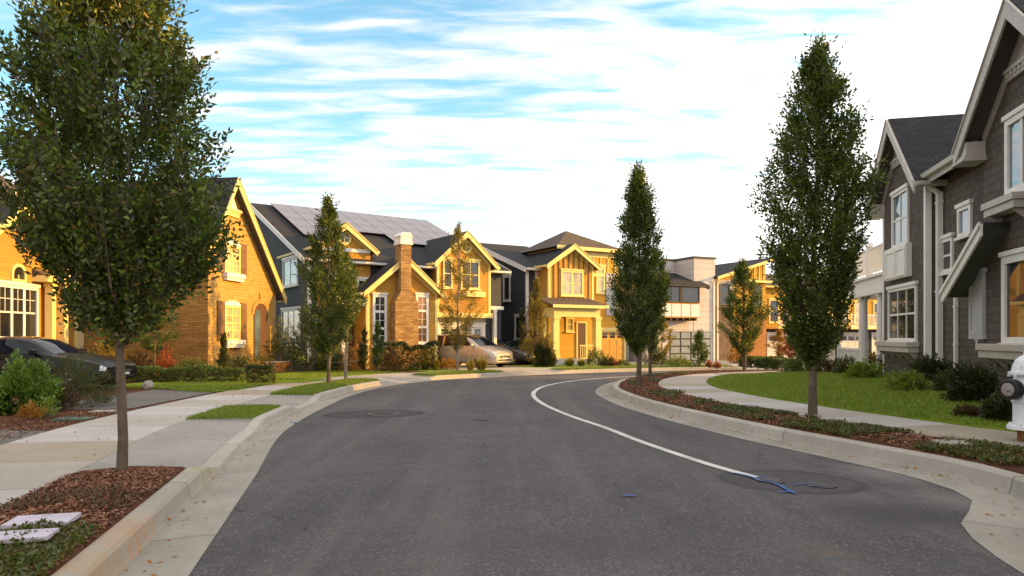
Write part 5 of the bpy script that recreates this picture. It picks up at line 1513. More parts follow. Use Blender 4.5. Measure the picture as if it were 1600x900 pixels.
tree('small_tree', 'orange red maple by the garages under the yellow balcony', 1218, 566, 516, 556, 16, 300, 6, .14, 'leaf_orange', trunk_r=.03, seed=64, dz=.2, up=.5, peak=.45, twig=.4, sparse=.2)
tree('small_tree', 'red orange slim maple left of the hedge beyond the lawn', 1236, 570, 532, 558, 14, 200, 6, .13, 'leaf_red', trunk_r=.03, seed=65, dz=.2, up=.5, peak=.45, twig=.4, sparse=.2)
tree('conifer', 'tall feathery golden green conifer at the corner of the charcoal house', 838, 572, 436, 570, 25, 1000, 7, .10, 'leaf_gold', trunk_r=.04, seed=71, dz=.2, up=1.1, peak=.22, sharp=.95, twig=.4, cat='conifer')
tree('conifer', 'shorter olive conifer at the left side of the golden conifer', 816, 568, 484, 566, 14, 520, 7, .10, 'leaf_olive', trunk_r=.04, seed=72, dz=.2, up=1.1, peak=.22, sharp=.95, twig=.4, cat='conifer')
tree('conifer', 'dark green young conifer before the glazed garage door', 1092, 572, 518, 570, 17, 420, 6, .12, 'leaf_mid', trunk_r=.04, seed=73, dz=.2, up=1.0, peak=.2, sharp=.95, twig=.4, cat='conifer')
for i, (x, tp, bt, w_, c_, lb) in enumerate(((589, 506, 577, 8, 'leaf_mid', 'slim bright green upright cypress left of the stone chimney'), (568, 516, 576, 8, 'leaf_dark', 'dark upright cypress directly under the tall left chimney window'), (349, 522, 582, 7, 'leaf_olive', 'narrow upright cypress at the lit corner of the tan stone house'))):
    tree('cypress', lb, x, bt + 4, tp, bt, w_, 420, 6, .09, c_, trunk_r=.03, seed=80 + i, dz=.2, up=1.4, peak=.3, sharp=.6, twig=.25, cat='cypress')

# ------------------------------------------------------------------ shrubs
def shrub(name, label, px, py, w, h, mat, n=260, k=6, leaf=.07, dz=.17, seed=1, cat='shrub', group=None, flat=1., shell=.45, up=.5, base=None, W=.55, depth=None):
    global rng
    rng = np.random.default_rng(seed)
    b = base or G(px, py, dz); m = b.y / F; rw = w * m / 2; H_ = h * m; rd = depth or rw
    t = empty(name, b); tag(t, label, cat, group)
    ph = rng.uniform(0, 6.28, 4)
    d = rn(n); d[:, 2] = np.abs(d[:, 2]) * flat; d = unit(d)
    az = np.arctan2(d[:, 1], d[:, 0])
    lob = 1 + .12 * np.sin(3 * az + ph[0]) + .10 * np.sin(5 * az + ph[1] + 4 * d[:, 2]) + .08 * np.sin(9 * d[:, 2] + ph[2])
    r = (shell + (1 - shell) * rng.uniform(0, 1, n) ** .5) * lob
    P = d * r[:, None] * np.array([rw, rd, H_ * .95]) ; P[:, 2] += .03
    l = np.full(n, leaf * k * .42) * rng.uniform(.6, 1.2, n)
    td = d + np.array([0, 0, up]) + rn(n, .3)
    P -= unit(td) * (l * .6)[:, None]; P[:, 2] = np.maximum(P[:, 2], .01)
    v, f = twigs_to_leaves(P, td, l, k, leaf, W)
    npmesh('foliage', v, f, mat, t)
    sb = MB()
    for j in range(9):
        q = d[j] * np.array([rw, rd, H_]) * .8; sb.tube((q[0] * .12, q[1] * .12, -.03), q, .012, .003, 5, cap=False)
    sb.build('stem', 'bark', t, uv=False)
    return t
def hedge(name, label, pts, w, h, mat, dz=.17, leaf=.05, dens=900, seed=1, cat='hedge'):
    "clipped hedge along a ground polyline (photo points)"
    global rng
    rng = np.random.default_rng(seed)
    g = [G(x, y, dz) for x, y in pts]; b = (g[0] + g[-1]) / 2
    t = empty(name, b); tag(t, label, cat)
    Ps, Ds = [], []
    for p, q in zip(g, g[1:]):
        L = (q - p).length; n = int(dens * L); d = (q - p).normalized(); s = Vector((-d.y, d.x, 0))
        u = rng.uniform(0, L, n); face = rng.uniform(0, 1, n); c = rng.uniform(-1, 1, n)
        o = np.where(face < .4, c, np.sign(c)) * w / 2; z = np.where(face < .4, 1, rng.uniform(0, 1, n)) * h
        bump_ = 1 + .10 * np.sin(u * 3.1) + .06 * np.sin(u * 7.7 + 1)
        z = z * bump_; jit = rng.normal(0, .03, n)
        P = np.array(p)[None] + np.outer(u, np.array(d)) + np.outer(o + jit, np.array(s)); P[:, 2] += z
        nd = np.outer(np.where(face < .4, 0, np.sign(c)), np.array(s)); nd[:, 2] += np.where(face < .4, 1, .25)
        Ps.append(P - np.array(b)); Ds.append(nd + rn(n, .35))
    P = np.concatenate(Ps); D = np.concatenate(Ds)
    v, f = twigs_to_leaves(P - unit(D) * .06, D, np.full(len(P), .12), 5, leaf, .6)
    npmesh('foliage', v, f, mat, t)
    sb = MB()
    for p, q in zip(g, g[1:]):
        k = max(2, int((q - p).length / .5))
        for j in range(k):
            c = p.lerp(q, (j + .5) / k) - b; sb.tube(c - Vector((0, 0, .03)), c + Vector((.05 * math.sin(j), .03, h * .75)), .018, .006, 5, cap=False)
    sb.build('stem', 'bark', t, uv=False)
    return t
def tuft(name, label, px, py, w, h, mat, n=260, dz=.17, seed=1, bw=.012, cat='ornamental grass'):
    global rng
    rng = np.random.default_rng(seed)
    b = G(px, py, dz); m = b.y / F; rw = w * m / 2; H_ = h * m
    a = rng.uniform(0, 6.28, n); r = np.sqrt(rng.uniform(0, 1, n)); o = np.stack([np.cos(a), np.sin(a), np.zeros(n)], 1)
    hh = H_ * rng.uniform(.55, 1.1, n) * (1 - .25 * r)
    p0 = o * (r * rw * .30)[:, None]; p1 = o * (r * rw * .62)[:, None]; p1[:, 2] = hh * .68; p2 = o * (r * rw * 1.05)[:, None] + rn(n, .03); p2[:, 2] = hh * (1 - .30 * r ** 2)
    s = np.stack([-np.sin(a), np.cos(a), np.zeros(n)], 1) * bw
    V = np.stack([p0 - s, p0 + s, p1 + s * .8, p1 - s * .8, p2], 1).reshape(-1, 3); k5 = np.arange(n)[:, None] * 5
    Fc = np.concatenate([k5 + np.array([[0, 1, 2]]), k5 + np.array([[0, 2, 3]]), k5 + np.array([[3, 2, 4]])], 1).reshape(-1, 3)
    o_ = npmesh(name, V, Fc, mat); o_.location = b
    return tag(o_, label, cat)

S = shrub
# left bed by the black car
S('shrub', 'round bright green leafy shrub at the left edge in front of the black car', 36, 644, 84, 76, 'leaf_bright', 950, 5, .08, seed=101, W=.62, shell=.6, up=.15)
S('shrub', 'spreading olive brown shrub half hiding the nose of the black car', 120, 634, 104, 76, 'leaf_olive', 900, 8, .055, seed=102, up=.1, W=.3)
S('shrub', 'small brownish shrub between the bright green and olive shrubs', 98, 640, 34, 42, 'leaf_burgundy', 200, 7, .05, seed=103, W=.35)
S('shrub', 'low rusty red leaved plant under the bright green shrub', 50, 655, 34, 20, 'leaf_orange', 60, 5, .06, seed=104)
S('shrub', 'tiny lime green sprig beside the rusty red plant', 74, 652, 24, 24, 'leaf_lime', 40, 5, .06, seed=105)
S('shrub', 'dark low shrub cut by the left photo edge', -8, 648, 40, 40, 'leaf_dark', 200, 6, .06, seed=106)
# by the garage and hedge
S('shrub', 'large golden sunlit shrub in front of the cream garage door', 164, 590, 66, 60, 'leaf_gold', 520, 6, .08, seed=107)
S('shrub', 'purple grey low shrub right of the leaning street tree trunk', 216, 588, 44, 37, 'leaf_burgundy', 260, 6, .07, seed=108)
S('shrub', 'small dark purple shrub at the left of the golden garage shrub', 138, 590, 22, 31, 'leaf_burgundy', 160, 6, .06, seed=109)
S('shrub', 'flaming red shrub at the foot of the rough stone wall', 258, 589, 32, 47, 'leaf_red', 200, 6, .07, seed=110)
S('shrub', 'soft green mounded shrub at the foot of the rough stone wall', 296, 589, 56, 30, 'leaf_mid', 300, 6, .06, seed=111)
hedge('hedge', 'long low clipped hedge running in front of the tan stone house', [(196, 597), (385, 597)], .55, .42, 'leaf_mid', seed=112, dens=700)
hedge('hedge', 'dark clipped hedge block at the right end of the long low hedge', [(384, 600), (428, 599)], .75, .48, 'leaf_dark', seed=113, dens=1000)
S('shrub', 'dark green shrub below the lower shuttered window', 372, 584, 36, 31, 'leaf_mid', 280, 6, .06, seed=114)
S('shrub', 'yellow flowering shrub right of the lower shuttered window', 404, 582, 46, 34, 'leaf_gold', 320, 6, .065, seed=115)
S('shrub', 'pale olive shrub at the foot of the narrow upright cypress', 354, 585, 22, 26, 'leaf_olive', 160, 6, .05, seed=116)
S('shrub', 'tall yellow tipped evergreen shrub right of the arched door', 441, 577, 52, 77, 'leaf_olive', 620, 6, .08, seed=117, dz=.25)
S('shrub', 'dark tall shrub behind the pointed kerb island tree', 484, 578, 70, 82, 'leaf_dark', 620, 6, .09, seed=118, dz=.25)
S('shrub', 'low yellow green shrub behind the low brick wall', 468, 578, 34, 28, 'leaf_lime', 200, 6, .07, seed=119, dz=.2)
S('shrub', 'yellow leaved plant at the left end of the low brick wall', 398, 588, 30, 24, 'leaf_gold', 140, 6, .06, seed=120)
tuft('ornamental_grass', 'golden feathery grass left of the pointed tree trunk', 504, 580, 34, 38, 'blade_gold', seed=121)
S('shrub', 'grey green spiky shrub between the two kerb island trunks', 532, 580, 30, 36, 'leaf_olive', 200, 6, .07, seed=122)
S('shrub', 'wide orange laceleaf maple mound by the stone chimney', 562, 579, 62, 51, 'leaf_orange', 620, 7, .07, seed=123, flat=.7, up=-.4, W=.3, dz=.2)
S('shrub', 'reddish twiggy shrub right of the slim bright cypress', 612, 580, 32, 36, 'leaf_burgundy', 220, 6, .08, seed=124)
hedge('hedge', 'dark clipped hedge under the chimney windows beside the van', [(600, 579.5), (684, 577.5)], .7, 1.12, 'leaf_dark', seed=125, dens=900, leaf=.07)
tuft('ornamental_grass', 'yellow green grass clump left of the golden street tree', 664, 578, 28, 20, 'blade_gold', seed=126)
tuft('ornamental_grass', 'brighter yellow grass clump touching the golden street tree', 681, 578, 24, 20, 'blade_gold', seed=127)
S('shrub', 'orange red low shrub at the rear wheel of the tan minivan', 700, 577, 40, 17, 'leaf_orange', 300, 6, .075, seed=128)
tuft('ornamental_grass', 'tall golden grass clump at the front wheel of the tan minivan', 752, 580, 32, 28, 'blade_gold', seed=129, n=380)
tuft('ornamental_grass', 'small golden grass clump behind the thin young tree by the van', 735, 579, 26, 22, 'blade_gold', seed=130)
S('shrub', 'dark evergreen shrub between the dark car and the conifers', 846, 573, 24, 52, 'leaf_dark', 420, 6, .09, seed=131)
S('shrub', 'dark green shrub at the foot of the golden conifer', 856, 573, 24, 35, 'leaf_dark', 380, 6, .09, seed=132)
tuft('ornamental_grass', 'golden grass clump left of the red porch maple', 858, 571, 26, 18, 'blade_gold', seed=133)
tuft('ornamental_grass', 'golden grass clump directly before the red porch maple', 890, 572, 28, 18, 'blade_gold', seed=134)
tuft('ornamental_grass', 'golden grass clump at the porch steps', 908, 572, 22, 16, 'blade_gold', seed=135)
S('shrub', 'round dark box shrub at the right column of the porch', 930, 570, 30, 24, 'leaf_mid', 300, 6, .075, seed=136)
S('shrub', 'low dark box shrub at the right side of the round box shrub', 948, 572, 26, 16, 'leaf_dark', 200, 6, .075, seed=137)
S('shrub', 'small pinkish shrub before the ochre garage door', 957, 572, 16, 12, 'leaf_red', 90, 5, .08, seed=138)
S('shrub', 'low olive shrub at the corner of the ochre garage drive', 973, 572, 20, 9, 'leaf_olive', 90, 5, .08, seed=139)
S('shrub', 'dark shrub under the golden young tree by the glazed garage', 1026, 570, 36, 22, 'leaf_dark', 260, 6, .10, seed=140)
S('shrub', 'yellow low shrub before the glazed garage door', 1060, 572, 44, 14, 'leaf_lime', 220, 6, .09, seed=141)
S('shrub', 'small red shrub at the right end of the glazed garage bed', 1108, 574, 10, 9, 'leaf_red', 60, 5, .09, seed=142)
S('shrub', 'tiny red shrub nearest the drive of the shed roof house', 1120, 575, 9, 8, 'leaf_red', 50, 5, .09, seed=143)
hedge('hedge', 'low clipped green hedge beyond the lawn left of the tall right tree', [(1166, 573), (1232, 577)], .9, .45, 'leaf_mid', seed=144, dens=600, leaf=.08)
S('shrub', 'orange shrub at the brick base of the shed roof house', 1150, 568, 26, 30, 'leaf_orange', 200, 6, .1, seed=145)
# right bed along the dark house
def SR(label, u, v, w, h, mat, n, k, leaf, seed, W=.55, up=.5, depth=None, z=.24):
    q = RH.O + RH.U * u + RH.V * v
    i = RIGHT.near(q.x, q.y); b = Vector((q.x, q.y, gz(q.x, q.y) + z + .2))
    m = b.y / F
    return S('shrub', label, 0, 0, w / m, h / m, mat, n, k, leaf, seed=seed, W=W, up=up, base=b, depth=depth)
def SG(label, px, py, w, h, mat, n, k, leaf, seed, W=.55, up=.5):
    b = G(px, py, .40); i = RIGHT.near(b.x, b.y); o = (Vector((b.x, b.y, 0)) - RIGHT.p[i]).dot(RIGHT.nrm[i])
    b.z = gz(b.x, b.y) + float(np.interp(o, [3.39, 4.4, 5.6, 6.8, 9.5], [.2, .25, .34, .42, .48])) - .02
    return S('shrub', label, px, py, w, h, mat, n, k, leaf, seed=seed, W=W, up=up, base=b)
SG('dark green low shrub farthest along the lawn behind the tall right tree', 1252, 580, 50, 24, 'leaf_mid', 320, 6, .075, 150)
SG('burgundy low shrub right of the tall right tree trunk', 1290, 583, 44, 26, 'leaf_burgundy', 320, 6, .07, 151)
SG('olive shrub between the burgundy shrub and the lime hydrangea', 1322, 586, 34, 24, 'leaf_olive', 240, 6, .07, 152)
SG('dark tall shrub at the right porch column', 1352, 574, 40, 30, 'leaf_dark', 420, 6, .09, 153)
SG('lime green hydrangea clump at the lawn edge, farther of two', 1352, 593, 54, 24, 'leaf_lime', 260, 5, .085, 154, W=.75)
SG('dark rhododendron under the triple window flower box', 1404, 585, 62, 36, 'leaf_dark', 620, 6, .085, 155)
SG('lime green hydrangea clump at the lawn edge, nearer of two', 1420, 608, 58, 24, 'leaf_lime', 260, 5, .075, 156, W=.75)
SG('dark rhododendron at the white corner downpipe', 1455, 600, 56, 42, 'leaf_dark', 560, 6, .075, 157)
SG('small olive shrub in front of the recessed wall', 1480, 612, 34, 34, 'leaf_olive', 260, 6, .06, 158)
SG('dark glossy camellia below the white shutter panel', 1520, 622, 66, 58, 'leaf_dark', 640, 6, .075, 159)
SG('reddish brown low shrub at the lawn edge near the camellia', 1512, 635, 36, 14, 'leaf_burgundy', 160, 6, .05, 160)
SG('low dark shrub between the camellia and the white hydrant', 1566, 640, 56, 34, 'leaf_dark', 360, 6, .07, 161)
# ------------------------------------------------------------------ cars: a skin lofted along the length
def car(name, label, pos, heading, st, paintm, zs=1.0, cat='car', wheel_r=.33, axles=(.85, -.95), track=.80, cabin=None, extras=True, ar=.38):
    """st: stations front->rear: (x, z_bottom, half width, z_belt, half width roof, z_roof); cabin=(windscreen stations, roof, rear)"""
    t = empty(name, pos, heading); tag(t, label, cat)
    X = [s[0] for s in st]
    def sec(j):
        x, zb, w, zc, wr, zr = st[j]
        hgt = zc - zb
        return [(0, zb), (w * .80, zb), (w * .95, zb + hgt * .10), (w * 1.0, zb + hgt * .42), (w * .985, zb + hgt * .70), (w * .935, zc), (wr + (w * .93 - wr) * .5, zc + (zr - zc) * .5), (wr, zr - min(.07, (zr - zc) * .3)), (wr * .82, zr - .012), (wr * .45, zr + .012), (0, zr + .018)]
    C = np.array([sec(j) for j in range(len(st))])      # stations x ring x 2
    xs = np.array(X)
    def smooth_ev(s_):
        "catmull in station index"
        i = int(min(len(st) - 2, max(0, math.floor(s_)))); f = s_ - i
        ids = [max(0, i - 1), i, i + 1, min(len(st) - 1, i + 2)]
        w_ = [-.5 * f + f * f - .5 * f ** 3, 1 - 2.5 * f * f + 1.5 * f ** 3, .5 * f + 2 * f * f - 1.5 * f ** 3, -.5 * f * f + .5 * f ** 3]
        w2 = [0, 1 - f, f, 0]; w_ = [.55 * a + .45 * b for a, b in zip(w_, w2)]
        return sum(w_[k] * xs[ids[k]] for k in range(4)), sum(w_[k] * C[ids[k]] for k in range(4))
    def surf(s_, r_, sg=1, off=0.):
        x, ring = smooth_ev(s_); i = int(min(9, math.floor(r_))); f = r_ - i
        y, z = ring[i] * (1 - f) + ring[i + 1] * f
        p = Vector((x, sg * y, z))
        if off:
            e = .04
            pa = surf(min(len(st) - 1, s_ + e), r_, sg); pb = surf(max(0, s_ - e), r_, sg); pc = surf(s_, min(9.99, r_ + e), sg); pd = surf(s_, max(0, r_ - e), sg)
            n = (pa - pb).cross(pc - pd)
            if n.length > 0: n.normalize()
            if n.dot(p - Vector((p.x * .85, 0, .7))) < 0: n = -n
            p = p + n * off
        return p
    ns, sub = (len(st) - 1) * 5, 5
    m = MB(); V = []; ring_r = [k / 2 for k in range(0, 21)]
    for a in range(ns + 1):
        for sg in (1, -1):
            for r_ in ring_r: V.append(surf(a / sub, min(r_, 9.999), sg))
    k = len(ring_r); Fc = []
    for a in range(ns):
        for q in range(2):
            for b in range(k - 1):
                i = a * 2 * k + q * k + b; Fc.append((i, i + 1, i + 1 + 2 * k, i + 2 * k))
    m.add(V, Fc)
    for a in (0, ns):
        base = a * 2 * k; m.f.append(tuple(list(range(base, base + k)) + list(range(base + 2 * k - 1, base + k - 1, -1)))); m.mi.append(0)
    body = m.build('body', paintm, t, smooth=True, uv=False)
    import bmesh
    bm = bmesh.new(); bm.from_mesh(body.data); bmesh.ops.remove_doubles(bm, verts=bm.verts, dist=.0005); bmesh.ops.recalc_face_normals(bm, faces=bm.faces); bm.to_mesh(body.data); bm.free()
    for p in body.data.polygons: p.use_smooth = len(p.vertices) <= 4
    def patch(nm, s0, s1, r0, r1, mat, sgs=(1, -1), off=.010, parent=None, n=6, quad=None):
        out = []
        for sg in sgs:
            g = MB(); VV = []
            for i in range(n + 1):
                for j in range(n + 1):
                    fi, fj = i / n, j / n
                    if quad: s_ = (quad[0] * (1 - fj) + quad[1] * fj) * (1 - fi) + (quad[3] * (1 - fj) + quad[2] * fj) * fi
                    else: s_ = s0 + (s1 - s0) * fi
                    VV.append(surf(s_, r0 + (r1 - r0) * fj, sg, off))
            g.add(VV, [(i * (n + 1) + j, (i + 1) * (n + 1) + j, (i + 1) * (n + 1) + j + 1, i * (n + 1) + j + 1) for i in range(n) for j in range(n)])
            out.append(g.build(nm, mat, parent or t, smooth=True, uv=False))
        return out
    ws0, ws1, rf0, rf1 = cabin
    # windscreen and rear window: span both halves
    def screen(nm, s0, s1, r0=6.05):
        g = MB(); n = 10; VV = []
        for i in range(n + 1):
            for sg, rr in ((1, 0), (-1, 1)):
                pass
            for j in range(2 * n + 1):
                u = (j - n) / n; sg = 1 if u >= 0 else -1; VV.append(surf(s0 + (s1 - s0) * i / n, 9.98 - abs(u) * (9.98 - 7.1), sg, .009))
        w_ = 2 * n + 1
        g.add(VV, [(i * w_ + j, (i + 1) * w_ + j, (i + 1) * w_ + j + 1, i * w_ + j + 1) for i in range(n) for j in range(2 * n)])
        return g.build(nm, 'car_glass', t, smooth=True, uv=False)
    screen('windscreen', ws0 + .06, ws1 - .06); screen('rear_window', rf0 + .10, rf1 - .1)
    # side windows between pillars
    L_ = rf1 - ws0; 
    splits = [(ws0 + .55, ws1 + .06), ]
    a0, a1 = ws1 - .12, rf0 + .05
    mid = (a0 + a1) / 2
    patch('side_window', 0, 0, 5.12, 6.95, 'car_glass', quad=(ws0 + .42, ws1 + .02, mid - .05, mid - .05))
    patch('side_window', 0, 0, 5.12, 6.95, 'car_glass', quad=(mid + .05, mid + .05, rf0 - .0, rf0 + .35))
    # lamps, grille, plate, bumpers
    patch('headlight', .12, .75, 4.05, 5.0, 'lamp_glass', off=.008)
    patch('tail_light', len(st) - 1.55, len(st) - 1.1, 3.6, 5.0, 'amber_lamp', off=.008)
    x0 = X[0]
    f = MB(); w = st[0][2]; zb, zc = st[0][1], st[0][3]
    f.box((x0 - .03, -w * .62, zb + (zc - zb) * .58), (x0 + .025, w * .62, zb + (zc - zb) * .80)); f.build('grille', 'black_plastic', t, bevel=.01)
    f = MB(); f.box((x0 - .04, -w * .80, zb + .06), (x0 + .02, w * .80, zb + (zc - zb) * .34)); f.build('lower_intake', 'black_plastic', t, bevel=.01)
    f = MB(); f.box((x0 + .026, -.26, zb + (zc - zb) * .40), (x0 + .04, .26, zb + (zc - zb) * .56)); f.build('licence_plate', 'plate', t)
    f = MB(); f.box((x0 + .0255, -w * .55, zb + (zc - zb) * .68), (x0 + .035, w * .55, zb + (zc - zb) * .72)); f.build('chrome_bar', 'chrome', t)
    for sg in (1, -1):
        p = surf(ws0 + .55, 5.2, sg); f = MB(); f.box((p.x - .06, p.y + sg * .02, p.z + .0), (p.x + .07, p.y + sg * .20, p.z + .14)); f.build('door_mirror', paintm, t, bevel=.03)
        for s_ in (mid - .28, mid + .75):
            p = surf(s_, 4.5, sg, .0); f = MB(); f.box((p.x - .09, p.y - .015, p.z - .012), (p.x + .09, p.y + sg * .035, p.z + .018)); f.build('door_handle', paintm, t, bevel=.008)
    # wheels
    for ax in axles:
        for sg in (1, -1):
            wv = empty('wheel', (ax, sg * track, wheel_r)); wv.parent = t
            f = MB(); r = wheel_r; f.lathe([(r * .66, -.10), (r * .9, -.11), (r, -.075), (r, .075), (r * .9, .11), (r * .66, .10)], (0, 0, 0), 28, 'y'); f.build('tyre', 'tyre', wv, smooth=True, uv=False)
            f = MB(); f.lathe([(r * .65, -.06), (r * .65, .085 * 1)], (0, 0, 0), 28, 'y')
            for q in range(5):
                a = 2 * math.pi * q / 5; c, s_ = math.cos(a), math.sin(a); y0 = .086 * sg
                f.add([(c * r * .12 - s_ * .035, y0, s_ * r * .12 + c * .035), (c * r * .12 + s_ * .035, y0, s_ * r * .12 - c * .035), (c * r * .62 + s_ * .03, y0, s_ * r * .62 - c * .03), (c * r * .62 - s_ * .03, y0, s_ * r * .62 + c * .03),
                       (c * r * .12 - s_ * .035, y0 + .02 * sg, s_ * r * .12 + c * .035), (c * r * .12 + s_ * .035, y0 + .02 * sg, s_ * r * .12 - c * .035), (c * r * .62 + s_ * .03, y0 + .02 * sg, s_ * r * .62 - c * .03), (c * r * .62 - s_ * .03, y0 + .02 * sg, s_ * r * .62 + c * .03)],
                      [(0, 1, 2, 3), (4, 5, 6, 7), (0, 1, 5, 4), (1, 2, 6, 5), (2, 3, 7, 6), (3, 0, 4, 7)])
            f.build('rim', 'alloy', wv, uv=False)
            f = MB(); rr = ar; n = 24
            # dark wheel arch hugging the body side
            arch = []
            for q in range(n + 1):
                a = math.pi * q / n; arch.append((math.cos(a) * rr, math.sin(a) * rr))
            yo = sg * .03
            pts = [(cx, yo - sg * .1, cz) for cx, cz in arch] + [(cx, yo + sg * .012, cz) for cx, cz in arch]
            mm = n + 1
            f.add(pts + [(0, yo + sg * .012, 0)], [(q, q + 1, q + 1 + mm, q + mm) for q in range(n)] + [(mm + q, mm + q + 1, 2 * mm) for q in range(n)])
            f.build('wheel_arch', 'black_plastic', wv, uv=False)
    return t

VAN = [(2.52, .30, .70, .70, .55, .72), (2.36, .22, .88, .82, .68, .86), (1.95, .20, .97, .98, .74, 1.01), (1.55, .20, .98, 1.06, .76, 1.09), (.72, .20, .98, 1.10, .70, 1.60), (.1, .20, .98, 1.10, .73, 1.74), (-1.3, .20, .98, 1.08, .72, 1.74), (-2.1, .22, .97, 1.08, .70, 1.70), (-2.48, .26, .95, 1.06, .70, 1.16), (-2.56, .34, .86, .92, .66, .94)]
HATCH = [(2.05, .28, .62, .66, .48, .68), (1.90, .20, .80, .78, .60, .82), (1.45, .18, .88, .90, .66, .95), (1.0, .18, .89, .98, .68, 1.04), (.15, .18, .89, 1.0, .60, 1.42), (-.35, .18, .89, 1.0, .62, 1.50), (-1.1, .18, .89, 1.02, .62, 1.47), (-1.75, .20, .87, 1.02, .58, 1.28), (-2.05, .24, .84, .98, .58, 1.04), (-2.12, .34, .76, .84, .56, .86)]
SEDAN = [(2.38, .28, .66, .62, .50, .64), (2.20, .20, .84, .72, .62, .76), (1.60, .18, .91, .85, .68, .90), (1.0, .18, .92, .93, .70, .98), (.15, .18, .92, .97, .60, 1.36), (-.4, .18, .92, .97, .62, 1.45), (-1.0, .18, .92, .98, .60, 1.41), (-1.75, .18, .91, .99, .62, 1.08), (-2.25, .22, .86, .95, .62, 1.0), (-2.42, .34, .78, .85, .58, .88)]
# tan minivan and dark hatchback nose-out on the sunlit drive
vdir = -(CH.V * .86 + CH.U * -.28).normalized()      # noses point towards the street
g = G(779, 574, .17)
hv = math.atan2(vdir.y, vdir.x)
vc = Vector((g.x, g.y, 0)) - vdir * 2.1
VANPOS = Vector((vc.x, vc.y, gz(vc.x, vc.y) + .172))
car('minivan', 'tan gold minivan parked nose out on the sunlit drive beside the solar house', VANPOS, hv, VAN, 'paint_gold', cat='minivan', wheel_r=.34, axles=(1.55, -1.45), track=.86, cabin=(3, 4.6, 7, 8), ar=.42)
g = G(823, 570, .17); vc = Vector((g.x, g.y, 0)) - vdir * 1.75
car('hatchback', 'dark graphite hatchback parked close to the right of the tan minivan', Vector((vc.x, vc.y, gz(vc.x, vc.y) + .172)), hv + .06, HATCH, 'paint_graphite', wheel_r=.31, axles=(1.28, -1.3), track=.78, cabin=(3, 4.6, 7, 8), ar=.38)
g = G(176, 611, .16)
car('sedan', 'black sedan in the gravel drive behind the shrubs at the left edge', Vector((g.x - 2.45, g.y + .75, gz(g.x, g.y) + .162)), R(-4), SEDAN, 'paint_black', wheel_r=.32, axles=(1.42, -1.38), track=.82, cabin=(3, 4.7, 6, 7.1), ar=.39)

# ------------------------------------------------------------------ hydrant
def hydrant():
    b = G(1604, 690, .17); t = empty('fire_hydrant', b); tag(t, 'white fire hydrant with a black capped side outlet at the right photo edge', 'hydrant')
    m = MB(); m.lathe([(.10, 0), (.10, .16)], n=24); m.build('standpipe', 'rust_chalk', t, smooth=False)
    m = MB(); m.lathe([(.215, .16), (.215, .20), (.15, .215), (.148, .50), (.165, .505), (.165, .535), (.148, .54), (.142, .86), (.15, .865)], n=32); m.build('barrel', 'hydrant_white', t)
    m = MB()
    for k in range(8):
        a = k * math.pi / 4 + .2; m.lathe([(.022, .201), (.022, .235)], (.185 * math.cos(a), .185 * math.sin(a), 0), 6)
    m.build('bolt', 'hydrant_white', t)
    m = MB(); m.lathe([(.20, .868), (.20, .90), (.165, .905), (.155, .97), (.125, 1.05), (.075, 1.10), (.05, 1.115), (.035, 1.12), (.035, 1.17)], n=32)
    for k in range(8):
        a = k * math.pi / 4; m.lathe([(.02, .84), (.02, .866)], (.185 * math.cos(a), .185 * math.sin(a), 0), 6)
    m.build('bonnet', 'hydrant_white', t)
    m = MB(); m.lathe([(.10, -.12), (.115, -.19), (.115, -.20)], (0, 0, .68), 28, 'x'); m.build('side_outlet', 'hydrant_white', t)
    m = MB(); m.lathe([(.128, -.201), (.132, -.205), (.132, -.30), (.122, -.315), (.10, -.317)], (0, 0, .68), 32, 'x'); cp = m.build('outlet_cap', 'black_plastic', t)
    m = MB(); m.lathe([(.085, -.3175), (.085, -.325), (.06, -.327)], (0, 0, .68), 28, 'x'); m.lathe([(.025, -.3275), (.025, -.36)], (0, 0, .68), 6, 'x'); m.build('cap_face', 'alloy', cp)
    m = MB(); m.lathe([(.065, -.14), (.065, -.2), (.08, -.205), (.08, -.26)], (0, 0, .68), 20, 'y'); m.build('hose_outlet', 'hydrant_white', t)
    t.rotation_euler = (0, 0, R(16))
hydrant()

# ------------------------------------------------------------------ boulder, low walls, posts, fence
def boulder(label, px, py, w, h, dz=.17, seed=3):
    r = np.random.default_rng(seed); b = G(px, py, dz); m = b.y / F
    import bmesh
    bm = bmesh.new(); bmesh.ops.create_icosphere(bm, subdivisions=4, radius=1)
    ph = r.uniform(0, 6.28, 9)
    for v in bm.verts:
        c = v.co; k = 1 + .10 * math.sin(2.1 * c.x + ph[0] + c.y) + .08 * math.sin(3.3 * c.y + ph[1] - c.z * 2) + .04 * math.sin(7 * c.z + 5 * c.x + ph[2]); v.co = Vector((c.x * w * m / 2, c.y * w * m * .4, c.z * h * m * .55)) * k
        v.co.z += h * m * .38
    me = bpy.data.meshes.new('boulder'); bm.to_mesh(me); bm.free(); me.materials.append(MATS['stone_grey'])
    for p in me.polygons: p.use_smooth = True
    o = bpy.data.objects.new('boulder', me); o.location = b; COL.objects.link(o); tag(o, label, 'boulder')
boulder('rounded pale boulder at the edge of the lawn by the driveway', 230, 607, 18, 13)
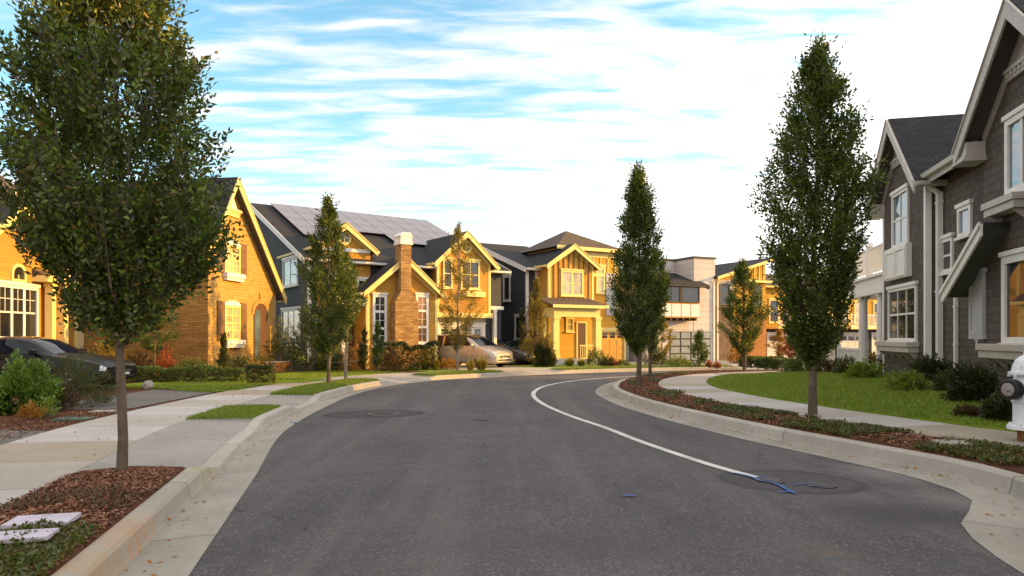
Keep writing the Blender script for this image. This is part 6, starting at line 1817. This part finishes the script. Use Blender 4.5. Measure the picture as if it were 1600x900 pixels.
def low_wall(label, p0, p1, h, th, mat, dz=.17):
    a, b = G(*p0, dz), G(*p1, dz); d = (b - a); L = Vector((d.x, d.y, 0)).length
    t = empty('low_wall', a, math.atan2(d.y, d.x)); tag(t, label, 'low wall')
    MB().box((0, -th / 2, -.1), (L, th / 2, h)).build('wall_face', mat, t)
    MB().box((-.04, -th / 2 - .04, h + .002), (L + .04, th / 2 + .04, h + .06)).build('coping', 'stone_grey', t, bevel=.01)
low_wall('short sunlit orange brick wall at the left end of the garden terrace', (412, 582), (456, 580), .40, .3, 'orange_brick')
low_wall('dark long low wall between the two orange brick ends', (458, 580), (540, 579), .32, .25, 'brown_stone')
low_wall('short sunlit orange brick wall at the right end of the garden terrace', (541, 579.5), (563, 578.5), .38, .3, 'orange_brick')
def post(name, label, px, py, top, r, mat, cat, dz=.17, cap=False):
    b = G(px, py, dz); h_ = (CAM_H + (CY - top) * b.y / F) - b.z
    t = empty(name, b); tag(t, label, cat)
    m = MB(); m.tube((0, 0, -.1), (0, 0, h_), r, r * .9, 10); m.build('shaft', mat, t)
    m = MB(); m.lathe([(r * 1.6, 0), (r * 1.6, .05), (r * 1.2, .07)], n=12); m.build('foot', mat, t)
    return t
post('tree_stake', 'thin pale stake beside the thin young tree in front of the tan minivan', 732, 575, 540, .025, 'pale_bark', 'stake')
# white picket railing before the porch of the dark house
def picket():
    u0, u1, v = -15.5, -8.9, -.55
    q = RH.O + RH.U * u0 + RH.V * v
    t = empty('porch_fence', (q.x, q.y, .12), RH.th); tag(t, 'white slatted fence in front of the porch columns beyond the lawn', 'fence')
    L = u1 - u0
    MB().box((0, -.03, .82), (L, .03, .9)).build('rail', 'white_trim', t); MB().box((0, -.025, .12), (L, .025, .19)).build('rail', 'white_trim', t)
    m = MB()
    for i in range(int(L / .13)): m.box((.06 + i * .13, -.018, .193), (.11 + i * .13, .018, .818))
    m.build('slat', 'white_trim', t)
    for x in (0, L / 2, L): MB().box((x - .06, -.06, -.2), (x + .06, .06, 1.0)).build('post', 'white_trim', t, bevel=.008)
picket()
